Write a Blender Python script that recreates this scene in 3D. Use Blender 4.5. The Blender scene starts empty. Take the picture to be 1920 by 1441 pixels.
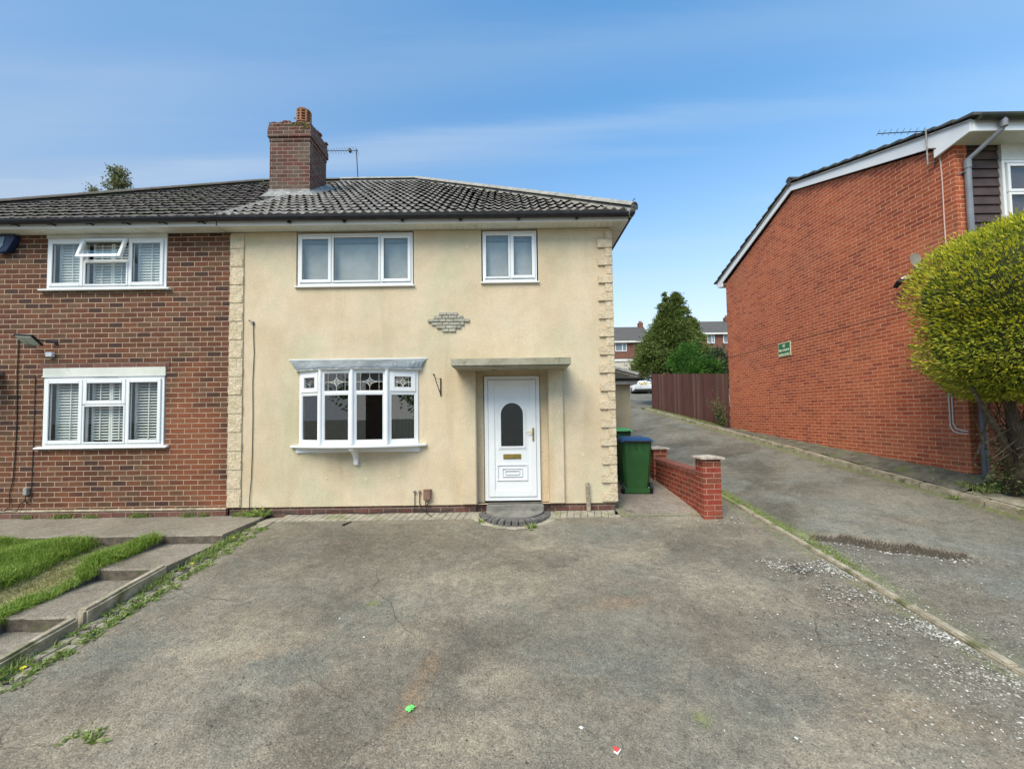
import bpy, bmesh, math, random
import numpy as np
from mathutils import Vector, Matrix
random.seed(7); rng = np.random.default_rng(7)
S = bpy.context.scene
R = math.radians

# ------------------------------------------------------------------ camera
cam_d = bpy.data.cameras.new('camera'); cam = bpy.data.objects.new('camera', cam_d); S.collection.objects.link(cam)
cam_d.sensor_fit = 'HORIZONTAL'; cam_d.sensor_width = 36; cam_d.lens = 36*740/1920
cam_d.shift_y = 29/1920; cam_d.clip_start = .05; cam_d.clip_end = 2000
cam.matrix_world = Matrix.Translation((0, -6.6, 1.6)) @ Matrix.Rotation(math.pi/2+math.atan(.0385), 4, 'X') @ Matrix.Rotation(-.0135, 4, 'Z')
S.camera = cam
# ------------------------------------------------------------------ light
SUN_EL, SUN_AZ = R(50), R(212)          # compass bearing of the sun, clockwise from +Y
sd = bpy.data.lights.new('sun', 'SUN'); sd.energy = 3.0; sd.angle = R(38); sd.color = (1, .85, .66)
so = bpy.data.objects.new('sun', sd); S.collection.objects.link(so)
sv = Vector((math.sin(SUN_AZ)*math.cos(SUN_EL), math.cos(SUN_AZ)*math.cos(SUN_EL), math.sin(SUN_EL)))
so.rotation_euler = sv.to_track_quat('Z', 'Y').to_euler(); so.location = (-10, -20, 30)
W = bpy.data.worlds.new('World'); S.world = W; W.use_nodes = True
wn, wl = W.node_tree.nodes, W.node_tree.links; wn.clear()
def wnode(t, **k):
    n = wn.new(t)
    for a, b in k.items(): setattr(n, a, b)
    return n
sky = wnode('ShaderNodeTexSky', sky_type='NISHITA', sun_disc=False, sun_elevation=SUN_EL, sun_rotation=SUN_AZ, altitude=100, air_density=1.0, dust_density=1.4, ozone_density=2.0)
bg = wnode('ShaderNodeBackground'); bg.inputs[1].default_value = .15
wo = wnode('ShaderNodeOutputWorld')
tc = wnode('ShaderNodeTexCoord')
sx = wnode('ShaderNodeSeparateXYZ'); wl.new(tc.outputs['Generated'], sx.inputs[0])
def wmath(op, a, b=None, c=None, clamp=False):
    n = wnode('ShaderNodeMath', operation=op, use_clamp=clamp)
    for i, q in enumerate((a, b, c)):
        if q is None: continue
        if isinstance(q, (int, float)): n.inputs[i].default_value = q
        else: wl.new(q, n.inputs[i])
    return n.outputs[0]
zz = wmath('MAXIMUM', sx.outputs[2], .04)
cb = wnode('ShaderNodeCombineXYZ')
wl.new(wmath('DIVIDE', sx.outputs[0], zz), cb.inputs[0]); wl.new(wmath('DIVIDE', sx.outputs[1], zz), cb.inputs[1])
mp = wnode('ShaderNodeMapping'); wl.new(cb.outputs[0], mp.inputs[0]); mp.inputs['Rotation'].default_value = (0, 0, R(-9)); mp.inputs['Scale'].default_value = (.3, 1.9, 1)
nz = wnode('ShaderNodeTexNoise'); wl.new(mp.outputs[0], nz.inputs[0]); nz.inputs['Scale'].default_value = 1.0; nz.inputs['Detail'].default_value = 5; nz.inputs['Roughness'].default_value = .5; nz.inputs['Distortion'].default_value = .35
wisp = wmath('MULTIPLY', wmath('SUBTRACT', nz.outputs[0], .50, clamp=True), 2.6, clamp=True)
# a thin grey veil on the left, wisps, and a pale band towards the horizon
leftish = wmath('MULTIPLY_ADD', sx.outputs[0], -.9, .16, clamp=True)
lowv = wmath('MULTIPLY_ADD', sx.outputs[2], -.9, 1.15, clamp=True)
veil = wmath('MULTIPLY', wmath('MULTIPLY', leftish, lowv), wmath('MULTIPLY_ADD', wisp, .45, .62), clamp=True)
low = wmath('MULTIPLY', wmath('POWER', wmath('SUBTRACT', 1.0, sx.outputs[2], clamp=True), 3.6), 1.65, clamp=True)
tint = wnode('ShaderNodeMix', data_type='RGBA', blend_type='MULTIPLY'); tint.inputs[0].default_value = 1
wl.new(sky.outputs[0], tint.inputs[6]); tint.inputs[7].default_value = (.60, 1.23, 1.42, 1)
def wmix(f, a, b):
    n = wnode('ShaderNodeMix', data_type='RGBA'); wl.new(f, n.inputs[0]); wl.new(a, n.inputs[6]); n.inputs[7].default_value = (*b, 1); return n.outputs[2]
c1 = wmix(low, tint.outputs[2], (4.4, 4.4, 4.25))
c2 = wmix(veil, c1, (1.8, 2.3, 3.0))
streak = wmath('MULTIPLY', wmath('MULTIPLY', wisp, wmath('MULTIPLY_ADD', sx.outputs[0], -.6, .95, clamp=True)), wmath('MULTIPLY_ADD', sx.outputs[2], -1.5, 1.35, clamp=True), clamp=True)
c3 = wmix(streak, c2, (3.1, 3.6, 4.2))
sc_ = wnode('ShaderNodeSeparateXYZ'); wl.new(cb.outputs[0], sc_.inputs[0]); nz2 = wnode('ShaderNodeTexNoise'); wl.new(mp.outputs[0], nz2.inputs[0]); nz2.inputs['Scale'].default_value = 2.2; nz2.inputs['Detail'].default_value = 6; nz2.inputs['Roughness'].default_value = .6
def band(c0, k, w, amt, x0):      # one long cirrus streak
    dv = wmath('SUBTRACT', wmath('ADD', sc_.outputs[1], wmath('MULTIPLY', nz2.outputs[0], .28)), wmath('MULTIPLY_ADD', sc_.outputs[0], k, c0+.14))
    g = wmath('POWER', 2.718, wmath('MULTIPLY', wmath('POWER', wmath('DIVIDE', wmath('ABSOLUTE', dv), w), 2.0), -1.0))
    return wmath('MULTIPLY', wmath('MULTIPLY', g, wmath('MULTIPLY_ADD', nz2.outputs[0], 1.6, -.25, clamp=True)), wmath('MULTIPLY_ADD', sc_.outputs[0], -.22, x0, clamp=True), clamp=True) if amt == 1 else wmath('MULTIPLY', g, wmath('MULTIPLY', nz2.outputs[0], amt))
bands = wmath('ADD', wmath('MULTIPLY', band(1.40, -.14, .07, 1, .60), .6), wmath('ADD', band(1.05, -.12, .12, .28, 0), band(.78, -.3, .10, .08, 0)), clamp=True)
c4 = wmix(bands, c3, (3.3, 3.8, 4.4))
dk = wnode('ShaderNodeMix', data_type='RGBA', blend_type='MULTIPLY'); wl.new(wmath('MULTIPLY', leftish, .5), dk.inputs[0]); wl.new(c4, dk.inputs[6]); dk.inputs[7].default_value = (.60, .62, .68, 1)
wl.new(dk.outputs[2], bg.inputs[0]); wl.new(bg.outputs[0], wo.inputs[0])
S.view_settings.view_transform = 'Standard'; S.view_settings.look = 'None'; S.view_settings.gamma = 1
S.view_settings.exposure = .55
S.cycles.max_bounces = 6; S.cycles.transparent_max_bounces = 12

# ------------------------------------------------------------------ helpers
WL = {}
def wloc(o): return WL.get(o.name, Vector((0, 0, 0))) if o else Vector((0, 0, 0))
def tag(o, label=None, cat=None, group=None, kind=None):
    if label: o['label'] = label
    if cat: o['category'] = cat
    if group: o['group'] = group
    if kind: o['kind'] = kind
    return o
def thing(name, loc, label, cat, group=None):
    o = bpy.data.objects.new(name, None); S.collection.objects.link(o); o.location = loc; o.empty_display_size = .2
    WL[o.name] = Vector(loc); return tag(o, label, cat, group)
def link_mesh(name, me, m, parent, org):
    for q in (m if isinstance(m, (list, tuple)) else [m]): me.materials.append(q)
    o = bpy.data.objects.new(name, me); S.collection.objects.link(o)
    if parent is not None:
        o.parent = parent; o.location = Vector(org)-wloc(parent)
    else: o.location = org
    WL[o.name] = Vector(org); return o
class MB:
    def __init__(s): s.v, s.f, s.mi, s.cur = [], [], [], 0
    def add(s, vs, fs):
        b = len(s.v); s.v += [tuple(p) for p in vs]
        for f in fs: s.f.append(tuple(b+i for i in f)); s.mi.append(s.cur)
        return s
    def quad(s, a, b, c, d): return s.add([a, b, c, d], [(0, 1, 2, 3)])
    def box(s, x0, x1, y0, y1, z0, z1):
        x0, x1 = min(x0, x1), max(x0, x1); y0, y1 = min(y0, y1), max(y0, y1); z0, z1 = min(z0, z1), max(z0, z1)
        return s.add([(x0,y0,z0),(x1,y0,z0),(x1,y1,z0),(x0,y1,z0),(x0,y0,z1),(x1,y0,z1),(x1,y1,z1),(x0,y1,z1)],
                     [(3,2,1,0),(4,5,6,7),(0,1,5,4),(1,2,6,5),(2,3,7,6),(3,0,4,7)])
    def prism(s, pts, axis, a, b):           # polygon extruded along an axis
        def mk(p, t):
            return {'x': (t, p[0], p[1]), 'y': (p[0], t, p[1]), 'z': (p[0], p[1], t)}[axis]
        n = len(pts); vs = [mk(p, a) for p in pts]+[mk(p, b) for p in pts]
        return s.add(vs, [tuple(range(n))[::-1], tuple(range(n, 2*n))]+[(i, (i+1) % n, n+(i+1) % n, n+i) for i in range(n)])
    def tube(s, pts, r, n=8, cap=True):
        pts = [Vector(p) for p in pts]; rings = []; b = len(s.v)
        rr = r if isinstance(r, (list, tuple)) else [r]*len(pts)
        up = None
        for i, p in enumerate(pts):
            d = (pts[min(i+1, len(pts)-1)]-pts[max(i-1, 0)]).normalized()
            if up is None: up = Vector((0, 0, 1)) if abs(d.z) < .9 else Vector((1, 0, 0))
            a = d.cross(up).normalized(); c = a.cross(d).normalized(); up = c
            for k in range(n):
                t = 2*math.pi*k/n; s.v.append(tuple(p+(a*math.cos(t)+c*math.sin(t))*rr[i]))
        m = len(pts)
        for i in range(m-1):
            for k in range(n):
                s.f.append((b+i*n+k, b+i*n+(k+1) % n, b+(i+1)*n+(k+1) % n, b+(i+1)*n+k)); s.mi.append(s.cur)
        if cap:
            s.f.append(tuple(b+k for k in range(n))[::-1]); s.f.append(tuple(b+(m-1)*n+k for k in range(n))); s.mi += [s.cur]*2
        return s
    def cyl(s, c, r, z0, z1, n=20, r2=None):
        return s.tube([(c[0], c[1], z0), (c[0], c[1], z1)], [r, r if r2 is None else r2], n)
    def build(s, name, m, parent=None, smooth=False, bevel=0, org=None, seg=2):
        P = np.array(s.v, float)
        if org is None:
            org = wloc(parent) if parent is not None else Vector(((P[:,0].min()+P[:,0].max())/2, (P[:,1].min()+P[:,1].max())/2, P[:,2].min()))
        P = P-np.array(org)
        me = bpy.data.meshes.new(name); me.from_pydata(P.tolist(), [], s.f)
        me.polygons.foreach_set('material_index', s.mi)
        if bevel or True:
            bm = bmesh.new(); bm.from_mesh(me)
            if bevel:
                bmesh.ops.bevel(bm, geom=[e for e in bm.edges if len(e.link_faces) == 2 and e.calc_face_angle(0) > .5], offset=bevel, segments=seg, affect='EDGES', clamp_overlap=True)
            bmesh.ops.recalc_face_normals(bm, faces=bm.faces)
            bm.to_mesh(me); bm.free()
        if smooth: me.shade_smooth(); 
        if smooth == 'auto':
            try: me.set_sharp_from_angle(angle=R(40))
            except Exception: pass
        me.update(); return link_mesh(name, me, m, parent, org)

# ------------------------------------------------------------------ materials
class NT:
    def __init__(s, name):
        s.m = bpy.data.materials.new(name); s.m.use_nodes = True; s.t = s.m.node_tree; s.n, s.l = s.t.nodes, s.t.links
        s.p = s.n['Principled BSDF']; s.o = s.n['Material Output']
    def N(s, t, **k):
        n = s.n.new(t)
        for a, b in k.items(): setattr(n, a, b)
        return n
    def put(s, sock, v):
        if isinstance(v, (int, float)): sock.default_value = v
        elif isinstance(v, (tuple, list)): sock.default_value = v if len(v) == len(sock.default_value) else (*v, 1)
        else: s.l.new(v, sock)
    def M(s, op, a, b=None, c=None, clamp=False):
        n = s.N('ShaderNodeMath', operation=op, use_clamp=clamp)
        for i, q in enumerate((a, b, c)):
            if q is not None: s.put(n.inputs[i], q)
        return n.outputs[0]
    def pos(s): return s.N('ShaderNodeNewGeometry').outputs['Position']
    def noise(s, vec, scale, detail=3, rough=.5, dist=0, mapscale=None, rot=None):
        if mapscale is not None or rot is not None:
            mp = s.N('ShaderNodeMapping'); s.l.new(vec, mp.inputs[0]); mp.inputs['Scale'].default_value = mapscale or (1, 1, 1)
            if rot: mp.inputs['Rotation'].default_value = rot
            vec = mp.outputs[0]
        n = s.N('ShaderNodeTexNoise'); s.l.new(vec, n.inputs['Vector']); n.inputs['Scale'].default_value = scale
        n.inputs['Detail'].default_value = detail; n.inputs['Roughness'].default_value = rough; n.inputs['Distortion'].default_value = dist
        return n.outputs[0]
    def ramp(s, f, stops, interp='LINEAR'):
        n = s.N('ShaderNodeValToRGB'); s.put(n.inputs[0], f); e = n.color_ramp.elements; n.color_ramp.interpolation = interp
        while len(e) < len(stops): e.new(.5)
        for i, (p, c) in enumerate(stops):
            e[i].position = p; e[i].color = (*c, 1) if not isinstance(c, (int, float)) else (c, c, c, 1)
        return n.outputs[0]
    def mix(s, f, a, b, mode='MIX'):
        n = s.N('ShaderNodeMix', data_type='RGBA', blend_type=mode); s.put(n.inputs[0], f); s.put(n.inputs[6], a); s.put(n.inputs[7], b); return n.outputs[2]
    def bump(s, h, dist=.004, strength=1, nrm=None):
        n = s.N('ShaderNodeBump'); s.put(n.inputs['Height'], h); n.inputs['Distance'].default_value = dist; n.inputs['Strength'].default_value = strength
        if nrm is not None: s.l.new(nrm, n.inputs['Normal'])
        return n.outputs[0]
    def fin(s, col, rough=.8, nrm=None, spec=.5, metal=0):
        s.put(s.p.inputs['Base Color'], col); s.put(s.p.inputs['Roughness'], rough); s.p.inputs['Specular IOR Level'].default_value = spec; s.p.inputs['Metallic'].default_value = metal
        if nrm is not None: s.l.new(nrm, s.p.inputs['Normal'])
        return s.m
def noisy(name, c1, c2, scale=3, rough=.8, bscale=60, bdist=.002, detail=4, lo=.35, hi=.65, spec=.4, metal=0, dirt=None):
    t = NT(name); p = t.pos()
    c = t.ramp(t.noise(p, scale, detail, .6), [(lo, c1), (hi, c2)])
    if dirt: c = t.mix(t.ramp(t.noise(p, dirt[1], 5, .65), [(dirt[2], 0), (dirt[2]+.14, 1)]), c, dirt[0])
    if rough > .6: c = t.mix(1, c, t.ramp(t.noise(p, bscale, 2), [(.3, (.86,)*3), (.7, (1.1,)*3)]), 'MULTIPLY')
    return t.fin(c, rough, t.bump(t.noise(p, bscale, 3), bdist) if bdist > .0004 else None, spec, metal)
def brick(name, bw, bh, mort, pal, mcol, stops=None, patch=None, bump=.006, off=(0, 0), rough=.85, contrast=1):
    t = NT(name); p = t.pos(); sp = t.N('ShaderNodeSeparateXYZ'); t.l.new(p, sp.inputs[0])
    wob = t.M('MULTIPLY_ADD', t.noise(p, 5, 2), .008, -.004)
    u = t.M('ADD', t.M('ADD', sp.outputs[0], sp.outputs[1]), t.M('ADD', wob, off[0])); v = t.M('ADD', t.M('ADD', sp.outputs[2], wob), off[1])
    vb = t.M('DIVIDE', v, bh); row = t.M('FLOOR', vb); fv = t.M('SUBTRACT', vb, row)
    ub = t.M('ADD', t.M('DIVIDE', u, bw), t.M('MULTIPLY', t.M('MODULO', t.M('ADD', row, 200), 2), .5))
    col = t.M('FLOOR', ub); fu = t.M('SUBTRACT', ub, col)
    cb = t.N('ShaderNodeCombineXYZ'); t.l.new(row, cb.inputs[0]); t.l.new(col, cb.inputs[1])
    w = t.N('ShaderNodeTexWhiteNoise', noise_dimensions='2D'); t.l.new(cb.outputs[0], w.inputs[0])
    n = len(pal); c = t.ramp(w.outputs[0], stops or [(i/n, q) for i, q in enumerate(pal)], 'CONSTANT')
    c = t.mix(1, c, t.ramp(t.noise(p, 22, 4, .6), [(.3, (.78,)*3), (.7, (1.2,)*3)]), 'MULTIPLY')
    c = t.mix(1, c, t.ramp(t.noise(p, .9, 3), [(.3, (.86, .84, .84)), (.7, (1.12, 1.1, 1.08))]), 'MULTIPLY')
    if patch: c = t.mix(t.M('MULTIPLY', t.ramp(t.noise(p, patch[1], 3), [(patch[2], 0), (patch[2]+.12, 1)]), patch[3]), c, patch[0])
    def edge(f, size):  # 1 in the joint
        d = t.M('MULTIPLY', t.M('MINIMUM', f, t.M('SUBTRACT', 1, f)), size)
        mr = t.N('ShaderNodeMapRange'); t.l.new(d, mr.inputs[0]); mr.inputs[1].default_value = mort*.35; mr.inputs[2].default_value = mort*.6; mr.inputs[3].default_value = 1; mr.inputs[4].default_value = 0
        return mr.outputs[0]
    j = t.M('MAXIMUM', edge(fu, bw), edge(fv, bh))
    mc = t.ramp(t.noise(p, 6, 4), [(.35, tuple(q*.8 for q in mcol)), (.65, tuple(min(1, q*1.15) for q in mcol))])
    c = t.mix(j, c, mc)
    h = t.M('ADD', t.M('SUBTRACT', 1, j), t.M('MULTIPLY', t.noise(p, 70, 3), .35))
    return t.fin(c, rough, t.bump(h, bump), .3)

m_white = noisy('white_upvc', (.78,.79,.80), (.84,.84,.84), 2, .32, 40, .0004, spec=.5)
m_oldwhite = noisy('weathered_white_paint', (.62,.61,.56), (.76,.75,.71), 3, .5, 30, .001)
m_soffit = noisy('soffit_white', (.60,.61,.54), (.72,.72,.66), 2, .5, 30, .0006, dirt=((.36,.40,.26), 2.5, .6))
m_black = noisy('black_gutter_plastic', (.012,.012,.016), (.025,.024,.032), 6, .35, 30, .0006)
m_darkmetal = noisy('black_iron', (.012,.012,.012), (.03,.025,.022), 20, .5, 60, .0006)
m_grey = noisy('grey_plastic', (.17,.18,.20), (.24,.25,.28), 3, .4, 30, .0006)
m_galv = noisy('galvanised_metal', (.22,.21,.19), (.36,.34,.31), 20, .5, 80, .0008, metal=.5)
m_brass = noisy('brass', (.42,.30,.08), (.52,.38,.13), 20, .35, 80, .0004, metal=.7)
m_copper = noisy('brown_plastic', (.20,.115,.08), (.25,.15,.11), 6, .5, 60, .0006)
m_lead = noisy('lead_flashing', (.13,.155,.175), (.25,.28,.30), 5, .55, 18, .003, metal=.1, dirt=((.55,.57,.6), 9, .62))
m_leadpale = noisy('pale_lead', (.17,.17,.17), (.30,.295,.28), 6, .65, 22, .003, dirt=((.50,.49,.45), 8, .56))
m_conc = noisy('old_concrete', (.27,.225,.155), (.46,.395,.29), 9, .9, 45, .008, dirt=((.14,.145,.06), 5, .52))
m_canopy = noisy('canopy_concrete', (.30,.28,.20), (.42,.39,.30), 4, .9, 60, .003, dirt=((.15,.16,.09), 5, .56))
m_step = noisy('step_concrete', (.17,.16,.14), (.27,.25,.22), 5, .9, 80, .004, dirt=((.09,.09,.08), 4, .6))
m_stepbrick = noisy('engineering_brick_edge', (.09,.085,.08), (.17,.155,.145), 12, .75, 60, .003)
m_wood = noisy('weathered_wood', (.20,.16,.11), (.40,.34,.26), 14, .9, 50, .004)
m_bark = noisy('bark', (.06,.045,.03), (.13,.10,.07), 12, .95, 40, .01)
m_soil = noisy('soil', (.085,.075,.055), (.17,.15,.11), 5, 1, 30, .012, dirt=((.11,.14,.035), 2.2, .54))
m_grassbase = noisy('turf_soil', (.08,.14,.015), (.15,.22,.03), 4, 1, 40, .01)
m_dry = noisy('dry_thatch', (.22,.20,.09), (.36,.33,.17), 8, 1, 60, .01)
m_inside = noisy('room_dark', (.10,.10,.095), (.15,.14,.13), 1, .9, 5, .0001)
m_net = noisy('net_curtain', (.55,.58,.62), (.72,.75,.78), 9, .8, 50, .002)
m_blindgrey = noisy('grey_blind', (.38,.38,.37), (.46,.455,.44), .6, .7, 5, .0001)
m_blindhead = noisy('blind_cassette', (.08,.09,.09), (.11,.12,.12), 2, .5, 5, .0001)
m_slat = noisy('shutter_white', (.76,.79,.77), (.82,.84,.82), 3, .4, 20, .0002)
m_rubber = noisy('black_rubber', (.012,.012,.012), (.022,.022,.022), 8, .7, 40, .001)
m_litterg = noisy('green_foil', (.12,.75,.12), (.3,.9,.25), 40, .4, 60, .002)
m_litterr = noisy('red_card', (.75,.06,.05), (.8,.1,.08), 30, .6, 60, .001)
m_litterw = noisy('white_card', (.75,.75,.72), (.82,.82,.8), 30, .6, 60, .001)
m_paver = noisy('block_paver', (.26,.23,.18), (.40,.35,.27), 7, .9, 60, .004, dirt=((.16,.20,.06), 4, .55))
m_brown = noisy('brown_cladding', (.055,.032,.025), (.085,.052,.042), 5, .5, 40, .001, dirt=((.14,.10,.085), 5, .66))
m_terra = noisy('terracotta', (.28,.125,.06), (.40,.19,.10), 6, .8, 40, .003, dirt=((.12,.10,.07), 9, .5))
m_mortar = noisy('lime_flaunching', (.10,.09,.06), (.22,.19,.13), 8, .95, 30, .01, dirt=((.15,.13,.02), 7, .5))
m_bluelid = noisy('blue_bin_plastic', (.018,.055,.14), (.03,.08,.19), 4, .4, 60, .0006)
m_greenbin = noisy('green_bin_plastic', (.022,.085,.022), (.032,.115,.030), 3, .42, 60, .0006)
m_limelid = noisy('lime_bin_plastic', (.13,.48,.11), (.17,.56,.15), 3, .45, 60, .0006)
m_carpaint = noisy('white_car_paint', (.78,.79,.82), (.82,.83,.85), 1, .15, 5, .00001, spec=.6)
m_red = noisy('tail_lamp_red', (.35,.05,.04), (.4,.08,.06), 3, .2, 5, .0001)
m_yellow = noisy('yellow_plate', (.65,.45,.06), (.7,.5,.08), 3, .4, 5, .0001)
m_petal = noisy('yellow_petals', (.8,.65,.02), (.9,.75,.05), 30, .6, 60, .0005)
m_coping = noisy('white_coping', (.72,.70,.64), (.8,.79,.74), 1, .7, 9, .001)

def glassmat(name, tint=(.96,.97,.96), boost=0.0, rough=.0):
    t = NT(name); g = t.N('ShaderNodeBsdfGlossy'); g.inputs['Roughness'].default_value = rough; g.inputs[0].default_value = (1, 1, 1, 1)
    tr = t.N('ShaderNodeBsdfTransparent'); tr.inputs[0].default_value = (*tint, 1)
    ge = t.N('ShaderNodeNewGeometry'); dt = t.N('ShaderNodeVectorMath', operation='DOT_PRODUCT'); t.l.new(ge.outputs['Incoming'], dt.inputs[0]); t.l.new(ge.outputs['Normal'], dt.inputs[1])
    sch = t.M('MULTIPLY_ADD', t.M('POWER', t.M('SUBTRACT', 1, t.M('ABSOLUTE', dt.outputs['Value']), clamp=True), 5), .95, .05)
    mx = t.N('ShaderNodeMixShader'); t.l.new(t.M('ADD', sch, boost, clamp=True), mx.inputs[0])
    t.l.new(tr.outputs[0], mx.inputs[1]); t.l.new(g.outputs[0], mx.inputs[2]); t.l.new(mx.outputs[0], t.o.inputs[0]); return t.m
m_glass = glassmat('window_glass'); m_glassbay = glassmat('bay_glass', (.7,.72,.7), .07)
m_glassdoor = glassmat('obscured_glass', (.5,.55,.46), .07, .3)

def rendermat():
    t = NT('cream_roughcast'); p = t.pos()
    c = t.ramp(t.noise(p, 1.1, 4, .55), [(.3, (.64,.505,.34)), (.55, (.73,.60,.43)), (.72, (.68,.60,.43))])
    c = t.mix(t.M('MULTIPLY', t.ramp(t.noise(p, .75, 4, .6, 0, (1, 1, .6)), [(.48, 0), (.66, 1)]), .5), c, (.50,.50,.335))
    c = t.mix(t.M('MULTIPLY', t.ramp(t.noise(p, 1.6, 5, .6, 0, (1.6, 1, .22)), [(.56, 0), (.75, 1)]), .35), c, (.46,.35,.21))
    sp = t.N('ShaderNodeSeparateXYZ'); t.l.new(p, sp.inputs[0])
    def rect(cx, cz, wx, wz):      # soft-edged dirt streak with its own place on the wall
        a = t.M('POWER', t.M('ABSOLUTE', t.M('DIVIDE', t.M('SUBTRACT', sp.outputs[0], cx), wx)), 2.0)
        b = t.M('POWER', t.M('ABSOLUTE', t.M('DIVIDE', t.M('SUBTRACT', sp.outputs[2], cz), wz)), 2.0)
        return t.M('SUBTRACT', 1, t.M('ADD', a, b), clamp=True)
    stain = t.M('MAXIMUM', t.M('MAXIMUM', rect(-2.5, .85, 1.2, .45), rect(.86, .15, .16, .35)), rect(-.72, 2.1, .35, .9))
    stain = t.M('MULTIPLY', stain, t.ramp(t.noise(p, 3, 4), [(.35, .1), (.7, .8)]))
    c = t.mix(t.M('MULTIPLY', stain, .55), c, (.36,.29,.17))
    c = t.mix(1, c, t.ramp(t.noise(p, 38, 4, .7), [(.3, (.88,.88,.86)), (.5, (1, 1, 1)), (.7, (1.07,1.07,1.07))]), 'MULTIPLY')
    c = t.mix(1, c, t.ramp(t.noise(p, 5, 6, .7), [(.3, (.93,.93,.92)), (.7, (1.05,1.04,1.04))]), 'MULTIPLY')
    v = t.N('ShaderNodeTexVoronoi'); t.l.new(p, v.inputs[0]); v.inputs['Scale'].default_value = 95
    c = t.mix(1, c, t.ramp(t.noise(p, 130, 2), [(.3, (.82,.82,.80)), (.7, (1.12,1.12,1.12))]), 'MULTIPLY')
    return t.fin(c, .95, t.bump(t.M('ADD', t.noise(p, 120, 2), v.outputs[0]), .0045, .8), .15)
m_render = rendermat()
m_render2 = noisy('beige_render', (.42,.34,.22), (.50,.42,.28), 1.5, .95, 110, .003)
m_quoin = noisy('quoin_stone', (.54,.435,.29), (.68,.56,.395), 7, .9, 26, .016, dirt=((.40,.36,.21), 5, .62))
m_motif = noisy('grey_feature_stone', (.33,.31,.25), (.47,.44,.36), 9, .9, 26, .012)

DK = (.085,.036,.028); 
m_brickL = brick('brown_red_brick', .238, .0855, .013, [(.105,.042,.024),(.135,.053,.029),(.12,.050,.026),(.155,.060,.032),(.11,.058,.032),(.062,.032,.025),(.145,.064,.035),(.115,.045,.027),(.14,.075,.043)], (.44,.31,.22), patch=((.33,.10,.040), .5, .55, .5))
m_brickR = brick('orange_red_brick', .225, .075, .011, [(.44,.108,.046),(.41,.096,.040),(.46,.118,.052),(.37,.086,.037),(.48,.128,.056),(.43,.108,.045),(.32,.075,.036),(.45,.12,.052)], (.74,.40,.26), patch=((.38,.16,.08), .4, .50, .3))
m_brickW = brick('boundary_red_brick', .235, .083, .012, [(.27,.048,.030),(.30,.060,.036),(.23,.052,.032),(.20,.058,.034),(.29,.066,.040)], (.46,.25,.17), patch=((.13,.075,.045), 1.3, .52, .5))
m_brickC = brick('chimney_brick', .235, .0848, .012, [(.125,.045,.034),(.10,.050,.038),(.14,.048,.036),(.11,.064,.050),(.09,.037,.029),(.14,.085,.068)], (.30,.24,.19), patch=((.115,.095,.07), 1.6, .5, .6))
m_brickP = brick('plinth_brick', .238, .0855, .013, [(.13,.058,.046),(.16,.07,.055),(.12,.07,.058),(.18,.085,.065)], (.27,.22,.17))
m_block = brick('pale_blockwork', .45, .225, .03, [(.58,.54,.44),(.62,.57,.46),(.54,.51,.42)], (.36,.32,.25))
m_brickbg = brick('far_red_brick', .225, .075, .01, [(.19,.075,.05),(.23,.09,.06),(.17,.07,.05)], (.28,.19,.15))

def tilemat(name, top, edge_noise, moss, gauge=.3):
    t = NT(name); p = t.pos()
    c = t.ramp(t.noise(p, 2.2, 4, .6), [(.3, top[0]), (.7, top[1])])
    c = t.mix(t.ramp(t.noise(p, 7, 5, .7), [(.5, 0), (.7, edge_noise)]), c, top[2])
    c = t.mix(t.ramp(t.noise(p, 1.2, 4, .6), [(.5, 0), (.66, moss)]), c, (.10,.105,.05))
    c = t.mix(1, c, t.ramp(t.noise(p, 60, 2), [(.3, (.8,)*3), (.7, (1.15,)*3)]), 'MULTIPLY')
    return t.fin(c, .75, t.bump(t.noise(p, 50, 3), .003), .4)
m_tile = tilemat('grey_concrete_tile', ((.16,.14,.12), (.28,.245,.21), (.48,.43,.37)), .9, .2)
m_tileN = tilemat('brown_concrete_tile', ((.075,.062,.052), (.13,.105,.088), (.19,.16,.13)), .5, .7)
m_tileR = tilemat('dark_grey_tile', ((.06,.06,.06), (.10,.10,.095), (.14,.14,.13)), .5, .6)
m_tilebg = tilemat('far_brown_tile', ((.085,.075,.07), (.11,.10,.09), (.14,.125,.11)), .5, .3)
m_ridge = noisy('grey_ridge_tile', (.26,.25,.22), (.38,.365,.33), 5, .8, 50, .003, dirt=((.17,.17,.12), 4, .6))

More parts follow.
